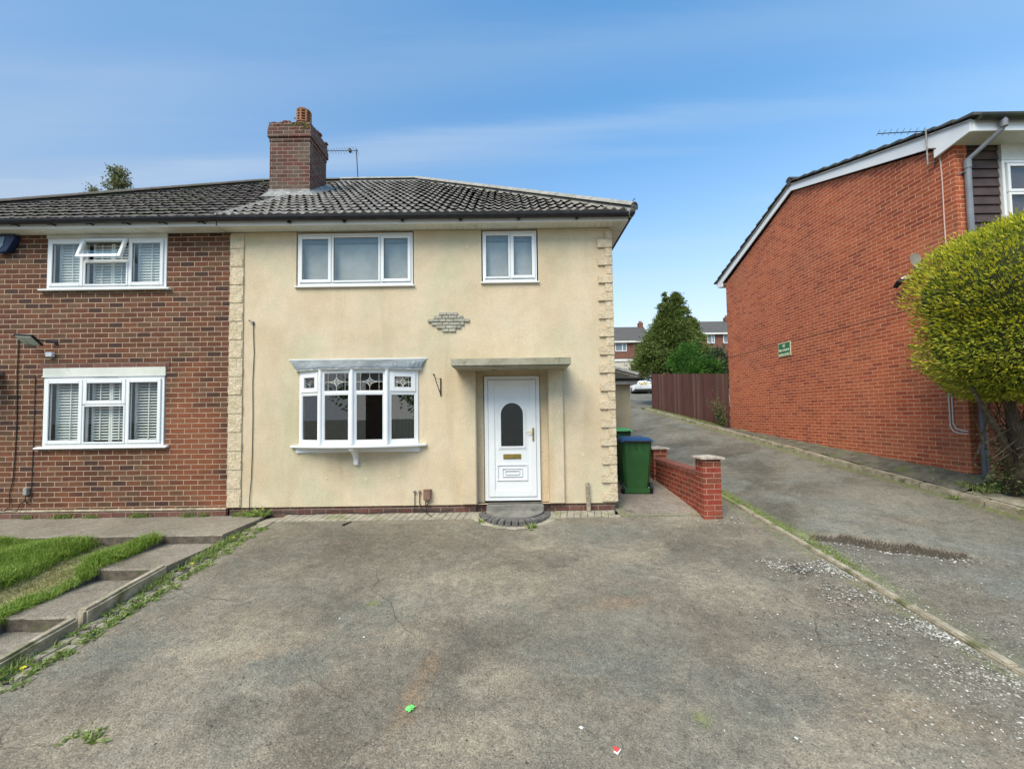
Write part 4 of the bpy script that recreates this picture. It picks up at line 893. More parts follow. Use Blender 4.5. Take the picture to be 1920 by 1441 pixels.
for (x, z, r) in ((1.165, 2.19, .03), (1.165, .93, .028), (-1.175, 1.13, .032), (-2.44, .58, .035), (-3.1, .6, .025), (-1.9, .62, .02), (-2.05, .585, .025), (-.72, 4.47, .03), (-1.22, 2.33, .02)):
    mb = MB(); mb.prism([(x+r*(1+.25*math.sin(k*2.1))*math.cos(k*math.pi/5), z+r*(1+.25*math.cos(k*1.7))*math.sin(k*math.pi/5)) for k in range(10)], 'y', -.004, -.001); mb.build('filler_patch', m_fill, H)
# eaves: soffit, fascia, gutter
def eaves(house, xa, xb, ret, brk_side=1, hang=-.235, soff=m_soffit):
    mb = MB(); n = int((xb-xa)/.1); w = (xb-xa)/n
    for i in range(n): mb.box(xa+i*w+.0025, xa+(i+1)*w-.0025, hang+.012, .0, 4.766, 4.776)
    mb.box(xa, xb, hang+.012, .02, 4.777, 4.785); s = mb.build('soffit', soff, house)
    mb = MB(); mb.box(xa, xb+(0 if not ret else .012), hang-.012, hang+.012, 4.762, 4.885); 
    if ret: mb.box(xb-.012, xb+.012, hang+.012, BACK, 4.762, 4.885)
    mb.build('fascia', m_white, house, bevel=.004)
mbs = MB()
eaves(H, -4.80, HR+.225, True)
mb = MB()
for i in range(60): mb.box(HR+.0, HR+.212, i*.14+.003, (i+1)*.14-.003, 4.767, 4.777)
mb.build('side_soffit', m_soffit, H)
def gutter(name, house, pts_, r=.058, m=m_black):
    V, F, n = [], [], 9; pts_ = [Vector(p) for p in pts_]
    for i, p in enumerate(pts_):
        d = (pts_[min(i+1, len(pts_)-1)]-pts_[max(i-1, 0)]).normalized(); s = d.cross(Vector((0, 0, 1))).normalized()
        if 0 < i < len(pts_)-1:
            d1 = (pts_[i]-pts_[i-1]).normalized(); k = 1/max(.5, d.dot(d1))
        else: k = 1
        for rr in (r, r-.006):
            for j in range(n): t = math.pi*j/(n-1); V.append(p+s*math.cos(t)*rr*k+Vector((0, 0, -math.sin(t)*rr*1.05)))
    for i in range(len(pts_)-1):
        for q in range(2):
            for j in range(n-1): a = i*2*n+q*n+j; F.append((a, a+1, a+1+2*n, a+2*n))
        for j in (0, n-1): a = i*2*n+j; F.append((a, a+n, a+3*n, a+2*n))
    for e in (0, len(pts_)-1): F.append(tuple(e*2*n+j for j in range(n)))
    mb = MB(); mb.add(V, F); return mb.build(name, m, house)
gutter('gutter', H, [(-4.72, -.305, 4.872), (1.985, -.305, 4.858), (1.99, 4.5, 4.85), (1.99, BACK, 4.84)])
for x in (-3.6, -2.7, -1.75, -.8, .15, 1.1): mb = MB(); mb.prism([(-.245, 4.86), (-.30, 4.79), (-.29, 4.775), (-.245, 4.79)], 'x', x-.02, x+.02); mb.build('gutter_bracket', m_black, H)
# roof
tiled_plane('roof', m_tile, H, PX-.02, XE, EY, EZ, RD, SL, False, True)
mb = MB(); RZ = EZ+RD*SL; rx = XE-RD; ry = EY+RD; yb = EY+2*RD
mb.quad((XE, EY, EZ), (XE, yb, EZ), (rx, ry, RZ), (rx, ry, RZ)); mb.f[-1] = (0, 1, 2); mb.quad((XE, yb, EZ), (PX, yb, EZ), (PX, ry, RZ), (rx, ry, RZ)); mb.v = [(a, b, c+.0) for a, b, c in mb.v]
mb.box(PX, XE-.06, EY+.07, EY+.08, 4.86, 4.9)
mb.build('rear_roof', m_tile, H)
ridge_run('hip_tiles', m_ridge, H, (XE+.03, EY-.03, EZ+.03), (rx, ry, RZ+.04))
ridge_run('ridge_tiles', m_ridge, H, (rx, ry, RZ+.03), (PX, ry, RZ+.03))
mb = MB(); mb.tube([(1.99, -.33, 4.99), (1.995, -.34, 5.03), (2.02, -.37, 5.06), (2.03, -.36, 5.045)], .006, 5); mb.build('hip_iron', m_darkmetal, H)
# chimney
mb = MB(); mb.box(-5.165, -4.30, 1.72, 2.47, 6.1, 7.58); ch = mb.build('chimney', m_brickC, H)
mb = MB()
for (z0, z1, o) in ((7.58, 7.665, .012), (7.665, 7.83, .038), (7.83, 7.915, .028), (7.915, 8.0, .018)): mb.box(-5.165-o, -4.30+o, 1.72-o, 2.47+o, z0, z1)
mb.build('chimney_corbel', m_brickC, ch, bevel=.006)
mb = MB(); pv = []
for i in range(9):
    for j in range(9):
        x, y = -5.15+.835*i/8, 1.735+.72*j/8; e = min(i, 8-i, j, 8-j)/4
        pv.append((x, y, 7.998+.10*min(1, e*1.6)+(random.uniform(-.02, .035) if 0 < e else 0)))
mb.add(pv, [(i*9+j, (i+1)*9+j, (i+1)*9+j+1, i*9+j+1) for i in range(8) for j in range(8)]); mb.build('flaunching', m_mortar, ch, smooth=True)
mb = MB(); mb.tube([(-4.93, 1.95, 8.0), (-4.93, 1.95, 8.12), (-4.93, 1.95, 8.15), (-4.93, 1.95, 8.175)], [.13, .13, .10, .02], 20); mb.build('capped_pot', m_terra, ch, smooth='auto')
for k in range(16):
    mb = MB()
    x = random.uniform(-5.15, -4.34); y = random.choice([1.71, 1.73, 1.75]) if k < 11 else random.uniform(1.8, 2.4); w_ = random.uniform(.05, .11); z = 7.985+random.uniform(-.01, .025)
    if y > 1.76: x = -4.36
    tiltbox_ = [(x, y, z), (x+w_, y+random.uniform(-.01, .01), z), (x+w_, y+.09, z), (x, y+.09, z)]; h_ = random.uniform(.02, .06)
    mb.add(tiltbox_+[(a_, b_, c_+h_+random.uniform(-.01, .01)) for a_, b_, c_ in tiltbox_], [(3,2,1,0),(4,5,6,7),(0,1,5,4),(1,2,6,5),(2,3,7,6),(3,0,4,7)])
    mb.build('broken_brick', m_brickC, ch, bevel=.008)
mb = MB()
for k in range(90):
    x, z = random.gauss(-4.55, .16), 7.93+random.gauss(0, .06); y = 1.70 if z < 7.99 else 1.74+random.random()*.2
    if x < -4.3: rr0 = random.uniform(.008, .022); mb.tube([(x, y, z-rr0), (x, y-.004, z), (x, y, z+rr0)], [rr0*.5, rr0, rr0*.3], 6)
mb.build('moss', noisy('chimney_moss', (.09,.085,.02), (.20,.17,.05), 30, 1, 60, .004), ch, smooth=True)['kind'] = 'stuff'
c0 = (-4.63, 2.1); mb = MB(); c0 = (-4.63, 2.1); mb.tube([(c0[0], c0[1], 7.9), (c0[0], c0[1], 8.32)], [.155, .15], 24)
mb.tube([(c0[0], c0[1], 8.315), (c0[0], c0[1], 8.34)], [.165, .165], 24)
for k in range(4): mb.tube([(c0[0], c0[1], 8.385+k*.062), (c0[0], c0[1], 8.405+k*.062)], .152, 24)
for k in range(8):
    a = k*math.pi/4; mb.box(c0[0]+.135*math.cos(a)-.02, c0[0]+.135*math.cos(a)+.02, c0[1]+.135*math.sin(a)-.02, c0[1]+.135*math.sin(a)+.02, 8.33, 8.6)
mb.tube([(c0[0], c0[1], 8.60), (c0[0], c0[1], 8.625), (c0[0], c0[1], 8.65)], [.158, .15, .06], 24); mb.v = [(x, y, z-.09) for x, y, z in mb.v]; mb.build('vented_pot', m_terra, ch)
mb = MB(); zf = lambda y: EZ+(y-EY)*SL+.03
mb.add([(-5.30, 1.60, zf(1.60)+.01), (-4.16, 1.60, zf(1.60)+.01), (-4.27, 1.715, zf(1.72)+.10), (-5.19, 1.715, zf(1.72)+.10)], [(0, 1, 2, 3)])
mb.add([(-4.16, 1.60, zf(1.6)+.01), (-4.12, 2.55, zf(2.55)+.03), (-4.295, 2.5, zf(2.5)+.13), (-4.295, 1.715, zf(1.72)+.11)], [(0, 1, 2, 3)])
mb.box(-5.185, -4.28, 1.708, 1.718, zf(1.7), zf(1.72)+.14)
mb.build('lead_flashing', m_leadpale, ch)
# party line mortar joint on roof
mb = MB()
for k in range(26):
    y0 = EY+.03+k*.075; mb.box(PX-.09+random.uniform(-.03, .02), PX+.05+random.uniform(-.02, .03), y0, y0+.08, zf(y0)+.0, zf(y0)+.035+random.uniform(0, .012))
mb.build('joint_mortar', m_leadpale, H)

# things fixed to the cream house
t = thing('tv_aerial', (-4.25, 4.24, 8.2), 'thin yagi aerial on a leaning pole behind the cream house ridge, beside the chimney', 'aerial')
mb = MB(); mb.tube([(-4.235, 4.24, 8.1), (-4.29, 4.24, 9.14)], .013, 8); mb.build('pole', m_darkmetal, t)
mb = MB(); mb.tube([(-4.24, 4.24, 9.1), (-5.1, 4.24, 9.105)], .008, 6); mb.build('boom', m_darkmetal, t)
mb = MB()
for k in range(11): x = -4.27-k*.078; h = .13-.004*k; mb.tube([(x, 4.24-h, 9.10+.02), (x, 4.24+h, 9.10-.02)], .004, 5)
mb.box(-4.50, -4.44, 4.2, 4.28, 9.06, 9.15); mb.build('elements', m_darkmetal, t)
t = thing('hanging_basket_bracket', (-1.19, -.02, 2.1), 'black iron hanging basket bracket on the cream wall beside the bow window', 'bracket')
mb = MB(); mb.box(-1.2, -1.18, -.012, -.001, 1.935, 2.235); mb.build('wall_plate', m_darkmetal, t)
mb = MB(); mb.tube([(-1.19, -.012, 1.96), (-1.235, -.16, 2.16), (-1.25, -.21, 2.245), (-1.255, -.225, 2.275)], .008, 6); mb.tube([(-1.19, -.012, 2.215), (-1.245, -.19, 2.22)], .003, 6); mb.tube([(-1.255, -.225, 2.26), (-1.262, -.245, 2.255), (-1.262, -.25, 2.275), (-1.255, -.24, 2.29)], .006, 6); mb.build('arm', m_darkmetal, t)
t = thing('meter_box', (-1.42, -.04, .3), 'small brown utility box low on the cream wall between bow window and door', 'box')
mb = MB(); mb.box(-1.475, -1.36, -.075, -.001, .225, .385); mb.build('box', m_copper, t, bevel=.006)
mb = MB(); mb.box(-1.48, -1.355, -.08, -.001, .386, .396); mb.build('lid', m_copper, t, bevel=.003)
mb = MB(); mb.tube([(-1.44, -.03, .225), (-1.45, -.03, .15), (-1.44, -.015, .05), (-1.44, -.02, .0)], .007, 6); mb.tube([(-1.38, -.03, .225), (-1.41, -.03, .16), (-1.44, -.02, .12)], .007, 6); mb.build('cable', m_rubber, t)
for (x, lab) in ((-1.63, 'left of the two short capped pipes on the cream wall'), (-1.55, 'right of the two short capped pipes, next to the brown box')):
    t = thing('capped_pipe', (x, -.02, .2), lab, 'pipe', 'capped pipes low on the cream wall')
    mb = MB(); mb.tube([(x, -.015, .02 if x < -1.6 else .15), (x, -.015, .36)]+([] if x < -1.6 else []), .006, 8)
    if x > -1.6: mb.tube([(x, -.015, .16), (x+.04, -.02, .08), (x+.10, -.02, .03)], .006, 8)
    mb.build('pipe', m_darkmetal, t); mb = MB(); mb.tube([(x, -.002, .365), (x, -.05, .365)], .016, 12); mb.tube([(x, -.05, .365), (x, -.056, .365)], [.02, .012], 12); mb.build('cap', m_galv, t)
mb = MB(); pts_ = [(-4.325, -.012, 3.23), (-4.335, -.014, 3.1), (-4.318, -.012, 2.7), (-4.335, -.013, 2.2), (-4.325, -.012, 1.6), (-4.33, -.013, 1.0), (-4.34, -.014, .6), (-4.365, -.018, .25), (-4.35, -.03, .02)]
mb.tube(pts_, .0055, 6); cab = mb.build('black_cable', m_rubber); tag(cab, 'black cable running down the cream wall beside the left quoins', 'cable')
t = thing('cable_terminal', (-4.34, -.03, 3.2), 'small grey cable fitting high on the cream wall beside the left quoins', 'fitting'); mb = MB(); mb.box(-4.365, -4.33, -.03, -.001, 3.19, 3.235); mb.tube([(-4.37, -.03, 3.22), (-4.395, -.05, 3.24), (-4.38, -.055, 3.25), (-4.36, -.04, 3.235)], .006, 6); mb.build('fitting', m_galv, t)
mb = MB(); pts_ = [(-4.3, -.03, .04)]+[(-4.2+k*.19, -.024-.006*(k % 2), .035+.03*math.sin(k*1.15)) for k in range(14)]+[(-1.5, -.02, .05), (-1.2, -.03, .03), (-1.0, -.03, .06)]; mb.tube(pts_, .0065, 6); tag(mb.build('black_cable', m_rubber), 'black cable sagging along the brick plinth of the cream house', 'cable')
mb = MB(); mb.tube([(-1.45, -.03, .03), (-1.38, -.1, sY(-.1)+.01), (-1.3, -.22, sY(-.22)+.01)], .006, 6); tag(mb.build('black_cable', m_rubber), 'short black cable end on the paving below the brown box', 'cable')
mb = MB(); V = []
mb.add([(1.205, -.06, -.02), (1.27, -.07, -.02), (1.275, -.03, -.02), (1.21, -.02, -.02), (1.19, -.05, .465), (1.255, -.055, .48), (1.258, -.02, .475), (1.195, -.015, .46)], [(3,2,1,0),(4,5,6,7),(0,1,5,4),(1,2,6,5),(2,3,7,6),(3,0,4,7)])
mb.add([(1.215, -.066, .2), (1.235, -.068, .22), (1.232, -.062, .42), (1.222, -.06, .44)], [(0, 1, 2, 3)])
tag(mb.build('wooden_stake', m_wood, bevel=.004), 'split weathered wooden stake leaning on the cream wall right of the door', 'stake')

# doorstep
t = thing('doorstep', (0, -.3, -.05), 'semicircular concrete doorstep edged with dark bricks below the front door', 'step')
mb = MB(); mb.box(-.44, .50, -.10, .16, -.1, .13); mb.build('threshold', m_step, t, bevel=.015)
mb = MB(); ar = [(.02+.47*math.cos(math.pi+math.pi*k/20), -.06+.47*math.sin(math.pi+math.pi*k/20)) for k in range(21)]; mb.prism(ar, 'z', -.2, .045); mb.build('step', m_step, t, bevel=.006)
mb = MB()
for k in range(17):
    a = math.pi+math.pi*(k+.5)/17; w = math.pi/17*.46; V = []
    for z in (-.2, .028+random.uniform(-.004, .004)):
        for (r, da) in ((.485, -w), (.485, w), (.60, w*.9), (.60, -w*.9)): V.append((.02+r*math.cos(a+da), -.06+r*math.sin(a+da), z+(-.02 if (r > .5 and z > 0) else 0)))
    mb.add(V, [(3,2,1,0),(4,5,6,7),(0,1,5,4),(1,2,6,5),(2,3,7,6),(3,0,4,7)])
mb.build('brick_edging', m_stepbrick, t, bevel=.009)
mb = MB()   # mortar apron round the step
n = 24
V = [(.02+r*math.cos(math.pi+math.pi*k/n), -.06+(r)*math.sin(math.pi+math.pi*k/n)*(.95), sY(-.06+r*math.sin(math.pi+math.pi*k/n))+z) for k in range(n+1) for (r, z) in ((.59, .02), (.70+.02*math.sin(k*2.3), .006))]
mb.add(V, [(2*k, 2*k+1, 2*k+3, 2*k+2) for k in range(n)]); mb.build('mortar_fillet', m_paver, t)
# paver strip along the wall
mb = MB(); x = -3.78
while x < 3.0:
    if not (-.62 < x < .60):
        mb.add([(x+.003,-.30,sY(-.30)-.04),(x+.107,-.30,sY(-.3)-.04),(x+.107,-.20,-.06),(x+.003,-.20,-.06),(x+.003,-.30,sY(-.30)+.008),(x+.107,-.30,sY(-.3)+.008),(x+.107,-.20,sY(-.2)+.010),(x+.003,-.20,sY(-.2)+.010)] if x > 1.6 else
               [(x+.003,-.30,sY(-.30)-.04),(x+.107,-.30,sY(-.3)-.04),(x+.107+.06,-.0,-.06),(x+.003+.06,-.0,-.06),(x+.003,-.30,sY(-.30)+.008),(x+.107,-.30,sY(-.3)+.008),(x+.107+.06,.0,.010),(x+.003+.06,.0,.010)],
               [(3,2,1,0),(4,5,6,7),(0,1,5,4),(1,2,6,5),(2,3,7,6),(3,0,4,7)])
    x += .11
tag(mb.build('block_paving', m_paver, bevel=.004), kind='structure')

# ------------------------------------------------------------------ the brown brick neighbour
XL = -11.2
N = thing('brown_brick_house', (-8, 0, 0), 'brown brick semi-detached house with white shutters behind its windows, left of the cream house', 'house')
NW1 = (-7.86, -5.815, 3.80, 4.76); NW2 = (-7.86, -5.80, 1.14, 2.49)
mb = MB(); wall_holes(mb, XL, PX-.015, .0, TOPZ, .004, [NW1, NW2, (-9.75, -8.72, 0.01, 2.3)], .09)
mb.quad((XL, 0, -.3), (XL, BACK, -.3), (XL, BACK, TOPZ), (XL, 0, TOPZ)); mb.quad((XL, BACK, 0), (PX, BACK, 0), (PX, BACK, TOPZ), (XL, BACK, TOPZ)); mb.build('wall', m_brickL, N)
mb = MB(); mb.box(XL-.02, PX-.03, -.022, .003, -.3, .115); mb.build('plinth', m_brickP, N)
mb = MB(); mb.prism([(-.03, .112), (-.004, .135), (.003, .135), (.003, .112)], 'x', XL-.02, PX-.03); mb.build('plinth_fillet', m_conc, N)
mb = MB(); mb.box(-9.7, -8.78, .08, .13, .02, 2.27); mb.build('door', m_white, N, bevel=.01)
mb = MB(); mb.box(-9.9, -8.525, -.5, -.001, 2.375, 2.455); mb.build('porch_canopy', m_galv, N, bevel=.006)
for (x, z, sx_) in ((-8.525, 0, 0),): pass
# upper window
f = window(N, -7.85, -5.825, 3.83, 4.70, -.005, [(-7.81, -7.22, 3.87, 4.66, .055), (-7.22, -6.46, 3.87, 4.30, .03), (-6.46, -5.865, 3.87, 4.66, .055)], sill_ext=.09)
mb = MB(); mb.box(-7.24, -6.44, -.002, .06, 4.28, 4.33); mb.build('transom', m_white, f, bevel=.003)
# top-hung vent light standing open, its lower edge pushed out
V = []; ang = R(17); y0, zt_ = -.012, 4.685
def O(u, w, d): return (u, y0-math.sin(ang)*d-w*math.cos(ang), zt_-math.cos(ang)*d+w*math.sin(ang)*-1)
mb = MB(); a, b, dd, w = -7.215, -6.465, .37, .052
def obx(mb, u0, u1, d0, d1, w0, w1): mb.add([O(u0,w0,d0),O(u1,w0,d0),O(u1,w1,d0),O(u0,w1,d0),O(u0,w0,d1),O(u1,w0,d1),O(u1,w1,d1),O(u0,w1,d1)], [(3,2,1,0),(4,5,6,7),(0,1,5,4),(1,2,6,5),(2,3,7,6),(3,0,4,7)])
obx(mb, a, a+w, 0, dd, 0, .05); obx(mb, b-w, b, 0, dd, 0, .05); obx(mb, a+w, b-w, 0, w, 0, .049); obx(mb, a+w, b-w, dd-w, dd, 0, .049); mb.build('open_vent', m_white, f, bevel=.004)
mb = MB(); obx(mb, a+w, b-w, w, dd-w, .02, .026); mb.build('pane', m_glass, f)
shutters(f, -7.76, -7.27, 3.90, 4.64, .10, 62, 1); shutters(f, -7.18, -6.50, 3.90, 4.64, .10, 58, 2); shutters(f, -6.41, -5.90, 3.90, 4.64, .10, 62, 1)
mb = MB(); mb.box(-7.86, -5.815, -.018, .05, 4.702, 4.762); mb.box(-7.02, -6.6, -.03, -.018, 4.716, 4.727); mb.build('head_panel', m_oldwhite, f, bevel=.003)
# lower window
f = window(N, -7.84, -5.82, 1.175, 2.335, -.005, [(-7.80, -7.17, 1.215, 2.295, .06), (-7.17, -6.45, 1.215, 1.87, .028), (-7.17, -6.45, 1.87, 2.295, .06), (-6.45, -5.86, 1.215, 2.295, .055)], sill_ext=.09)
shutters(f, -7.75, -7.21, 1.25, 2.27, .10, 35, 1); shutters(f, -7.14, -6.49, 1.25, 2.27, .10, 25, 2); shutters(f, -6.41, -5.90, 1.25, 2.27, .10, 22, 1)
mb = MB(); mb.box(-7.86, -5.80, -.012, .06, 2.352, 2.49); mb.build('lintel_panel', m_soffit, f, bevel=.004)
mb = MB(); mb.box(-7.865, -5.795, -.022, -.0, 2.337, 2.350); mb.box(-7.0, -6.6, -.03, -.0225, 2.339, 2.348); mb.build('trim_strip', m_white, f)
roomback(f, -7.9, -5.7, 1.1, 2.5, 1.4); 
mb = MB(); mb.box(-7.92, -5.74, -.006, .003, 2.492, 2.577); mb.build('lintel_course', m_brickP, N)
eaves(N, -11.45, -4.82, False, soff=m_oldwhite)
gutter('gutter', N, [(-11.5, -.305, 4.86), (-4.70, -.305, 4.878)], .06)
for x in (-10.6, -9.6, -8.72, -8.15, -7.55, -6.93, -6.33, -5.73, -5.1): mb = MB(); mb.prism([(-.245, 4.865), (-.245, 4.815), (-.33, 4.76+.06), (-.35, 4.83)], 'x', x-.02, x+.02); mb.tube([(x+.12, -.25, 4.80), (x, -.33, 4.84)], .012, 5); mb.build('gutter_bracket', m_black, N)
tiled_plane('roof', m_tileN, N, XL-.27, PX-.02, EY, EZ, RD, SL, True, False, wave=.30, amp=.012, roll=False, lip=.030, sub=10)
lx = XL-.27
mb = MB(); mb.add([(lx, EY, EZ), (lx, yb, EZ), (lx+RD, ry, RZ)], [(0, 1, 2)]); mb.quad((lx, yb, EZ), (PX, yb, EZ), (PX, ry, RZ), (lx+RD, ry, RZ)); mb.box(lx+.05, PX, EY+.07, EY+.08, 4.86, 4.9); mb.build('rear_roof', m_tileN, N)
ridge_run('hip_tiles', m_tileN, N, (lx-.02, EY-.02, EZ+.02), (lx+RD, ry, RZ+.03), .10); ridge_run('ridge_tiles', m_tileN, N, (lx+RD, ry, RZ+.025), (PX-.02, ry, RZ+.025), .10)

# fittings on the brown brick house
t = thing('alarm_box', (-8.53, -.05, 4.6), 'dark blue alarm siren box under the eaves at the left edge of the photo', 'alarm box')
mb = MB(); mb.prism([(-8.78, 4.74), (-8.33, 4.745), (-8.30, 4.68), (-8.44, 4.455), (-8.56, 4.43), (-8.66, 4.47)], 'y', -.09, -.002); mb.build('housing', noisy('navy_plastic', (.008,.018,.06), (.014,.03,.09), 5, .35), t, bevel=.012)
mb = MB(); mb.prism([(-8.70, 4.70), (-8.47, 4.705), (-8.50, 4.55), (-8.58, 4.475), (-8.64, 4.50)], 'y', -.097, -.0905); mb.build('cover', noisy('grey_blue_cover', (.14,.2,.24), (.2,.27,.32), 20, .4), t, bevel=.003)
t = thing('floodlight', (-7.85, -.1, 2.95), 'flat black floodlight on an arm above the lower window of the brown brick house', 'floodlight')
def tiltbox(mb, c, w, d, th, ax, ay):   # small tilted panel
    Mx = Matrix.Rotation(ay, 3, 'Y') @ Matrix.Rotation(ax, 3, 'X'); V = []
    for z in (-th/2, th/2):
        for (x, y) in ((-w/2,-d/2),(w/2,-d/2),(w/2,d/2),(-w/2,d/2)): V.append(Vector(c)+Mx @ Vector((x, y, z)))
    mb.add(V, [(3,2,1,0),(4,5,6,7),(0,1,5,4),(1,2,6,5),(2,3,7,6),(3,0,4,7)])
mb = MB(); tiltbox(mb, (-7.88, -.20, 2.935), .30, .22, .03, R(-40), R(4)); mb.build('housing', m_black, t, bevel=.004)
mb = MB(); tiltbox(mb, (-7.88, -.211, 2.921), .25, .17, .02, R(-40), R(4)); mb.build('lens', noisy('frosted_lens', (.35,.38,.32), (.45,.48,.42), 3, .3), t)
mb = MB(); mb.tube([(-7.80, -.17, 2.95), (-7.66, -.01, 2.92)], .012, 8); mb.box(-7.68, -7.63, -.014, .003, 2.895, 2.945); mb.tube([(-7.93, -.2, 2.9), (-7.90, -.1, 2.82), (-7.83, -.02, 2.76)], .004, 6); mb.build('arm', m_black, t)
t = thing('junction_box', (-7.72, -.05, 2.7), 'small white junction box below the floodlight on the brown brick wall', 'junction box')
mb = MB(); mb.box(-7.775, -7.67, -.06, .002, 2.68, 2.755); mb.build('box', m_white, t, bevel=.006); mb = MB(); mb.tube([(-7.67, -.03, 2.72), (-7.64, -.03, 2.72)], .012, 8); mb.tube([(-7.72, -.02, 2.68), (-7.72, -.0, 2.665)], .02, 8); mb.build('gland', m_galv, t)
t = thing('junction_box', (-8.05, -.03, .4), 'grey electrical box low on the brown brick wall at far left', 'junction box')
mb = MB(); mb.box(-8.085, -8.02, -.05, .002, .39, .51); mb.build('box', m_ridge, t, bevel=.006)
mb = MB(); mb.tube([(-8.05, -.03, .39), (-8.06, -.03, .31), (-8.11, -.02, .26), (-8.14, -.02, .26), (-8.2, -.02, .13), (-8.55, -.025, .10)], .006, 6); mb.build('cable', m_rubber, t)
mb = MB(); mb.tube([(-8.285, -.006, 3.02), (-8.29, -.008, 2.4), (-8.27, -.006, 1.6), (-8.28, -.007, 1.0), (-8.30, -.01, .62), (-8.345, -.01, .42), (-8.33, -.012, .2), (-8.42, -.012, .13), (-8.75, -.014, .11)], .0065, 6); tag(mb.build('black_cable', m_rubber), 'longer black cable down the brown brick wall at the left edge', 'cable')
mb = MB(); mb.tube([(-7.985, -.006, 2.37), (-7.98, -.007, 1.6), (-7.985, -.006, .9), (-7.985, -.01, .35), (-8.0, -.01, .27), (-8.05, -.012, .25), (-8.09, -.012, .31)], .006, 6); tag(mb.build('black_cable', m_rubber), 'shorter black cable left of the lower shuttered window', 'cable')

# ------------------------------------------------------------------ boundary wall, bins, outbuilding
t = thing('boundary_wall', (3.1, .7, 0), 'low red brick boundary wall with capped pillars at each end', 'wall')
mb = MB(); mb.box(2.985, 3.205, -.17, 1.72, -.3, .565); mb.build('wall', m_brickW, t)
mb = MB(); y = -.17
while y < 1.71:
    mb.box(2.98, 3.21, y+.004, min(y+.071, 1.72), .571+random.uniform(0, .003), .652); y += .075
mb.build('brick_coping', noisy('coping_brick', (.19,.06,.042), (.27,.10,.07), 8, .85, 60, .003, dirt=((.34,.2,.15), 6, .6)), t, bevel=.003)
for (y0, z1) in ((-.42, .875), (1.72, .845)):
    mb = MB(); mb.box(2.955, 3.235, y0, y0+.25, -.3, z1); p = mb.build('pillar', m_brickW, t)
    mb = MB(); cx_, cy_ = 3.095, y0+.125; s = .185; V = [(cx_-s, cy_-s*.92, z1), (cx_+s, cy_-s*.92, z1), (cx_+s, cy_+s*.92, z1), (cx_-s, cy_+s*.92, z1), (cx_-s, cy_-s*.92, z1+.028), (cx_+s, cy_-s*.92, z1+.028), (cx_+s, cy_+s*.92, z1+.028), (cx_-s, cy_+s*.92, z1+.028), (cx_, cy_, z1+.06)]
    mb.add(V, [(3,2,1,0),(0,1,5,4),(1,2,6,5),(2,3,7,6),(3,0,4,7),(4,5,8),(5,6,8),(6,7,8),(7,4,8)]); mb.build('pillar_cap', noisy('pale_cap', (.36,.29,.23), (.55,.48,.40), 10, .9, 40, .006), p)

def wheelie(x, y, z, rot, lid, label, wl=.56, dp=.68, h=1.0):
    t = thing('wheelie_bin', (x, y, z), label, 'wheelie bin', 'wheelie bins in the side passage'); Mz = Matrix.Rotation(rot, 3, 'Z')
    def put(mb, name, m, par=t, **k):
        mb.v = [tuple(Vector((x, y, z))+Mz @ Vector(p)) for p in mb.v]; return mb.build(name, m, par, **k)
    # origin at the middle of the footprint, front faces -y; the hinge and wheels are on the front here (bin turned about)
    a, b, A, B_ = .215, .23, wl/2, dp/2; mb = MB()
    rows = [(.03, a, b), (.25, a+.02, b+.03), (.6, a+.04, b+.065), (.90, a+.055, b+.09), (.905, A-.005, B_-.02), (h-.045, A, B_-.015)]
    V = []; 
    for (zz_, hw, hd) in rows:
        c_ = .045
        V += [(-hw+c_,-hd,zz_),(hw-c_,-hd,zz_),(hw,-hd+c_,zz_),(hw,hd-c_,zz_),(hw-c_,hd,zz_),(-hw+c_,hd,zz_),(-hw,hd-c_,zz_),(-hw,-hd+c_,zz_)]
    F = [tuple(range(8))[::-1]]
    for r in range(len(rows)-1):
        for k in range(8): F.append((r*8+k, r*8+(k+1) % 8, (r+1)*8+(k+1) % 8, (r+1)*8+k))
    F.append(tuple(len(rows)*8-8+k for k in range(8)))
    mb.add(V, F); put(mb, 'body', m_greenbin, smooth='auto', bevel=.006)
    for u in (-.14, -.02, .1): mb = MB(); mb.box(u, u+.02, -B_+.0, -B_+.05, .83, .95); put(mb, 'rib', m_greenbin, bevel=.006)
    mb = MB(); mb.box(-.23, .23, -.255, -.20, .0, .1) ; put(mb, 'foot_bar', m_greenbin, bevel=.006)
    mb = MB(); V = []
    for (zz_, hw, hd) in ((h-.045, A+.012, B_+.005), (h-.01, A+.012, B_+.0), (h+.03, A-.04, B_-.08), (h+.045, A-.12, B_-.2)):
        V += [(-hw,-hd,zz_),(hw,-hd,zz_),(hw,hd,zz_),(-hw,hd,zz_)]
    F = [(3,2,1,0)]+[(r*4+k, r*4+(k+1) % 4, (r+1)*4+(k+1) % 4, (r+1)*4+k) for r in range(3) for k in range(4)]+[(12,13,14,15)]
    mb.add(V, F); put(mb, 'lid', lid, bevel=.01)
    mb = MB(); mb.tube([(-.22, -B_-.03, h-.03), (.22, -B_-.03, h-.03)], .014, 8); mb.box(-.235, -.205, -B_-.04, -B_+.03, h-.06, h-.01); mb.box(.205, .235, -B_-.04, -B_+.03, h-.06, h-.01); put(mb, 'handle', m_rubber)
    for sx_ in (-1, 1):
        mb = MB(); mb.tube([(sx_*.235, -.20, .10), (sx_*.285, -.20, .10)], .10, 20); w_ = put(mb, 'wheel', m_rubber, bevel=.008)
        mb = MB(); mb.tube([(sx_*.284, -.20, .10), (sx_*.292, -.20, .10)], .045, 12); put(mb, 'hub', m_grey, w_)
    mb = MB(); mb.tube([(-.24, -.20, .1), (.24, -.20, .1)], .012, 8); put(mb, 'axle', m_galv)
    return t
wheelie(2.33, 1.06, sY(.9)+.015, R(-4), m_bluelid, 'dark green wheelie bin with a blue lid beside the house corner', h=1.0)
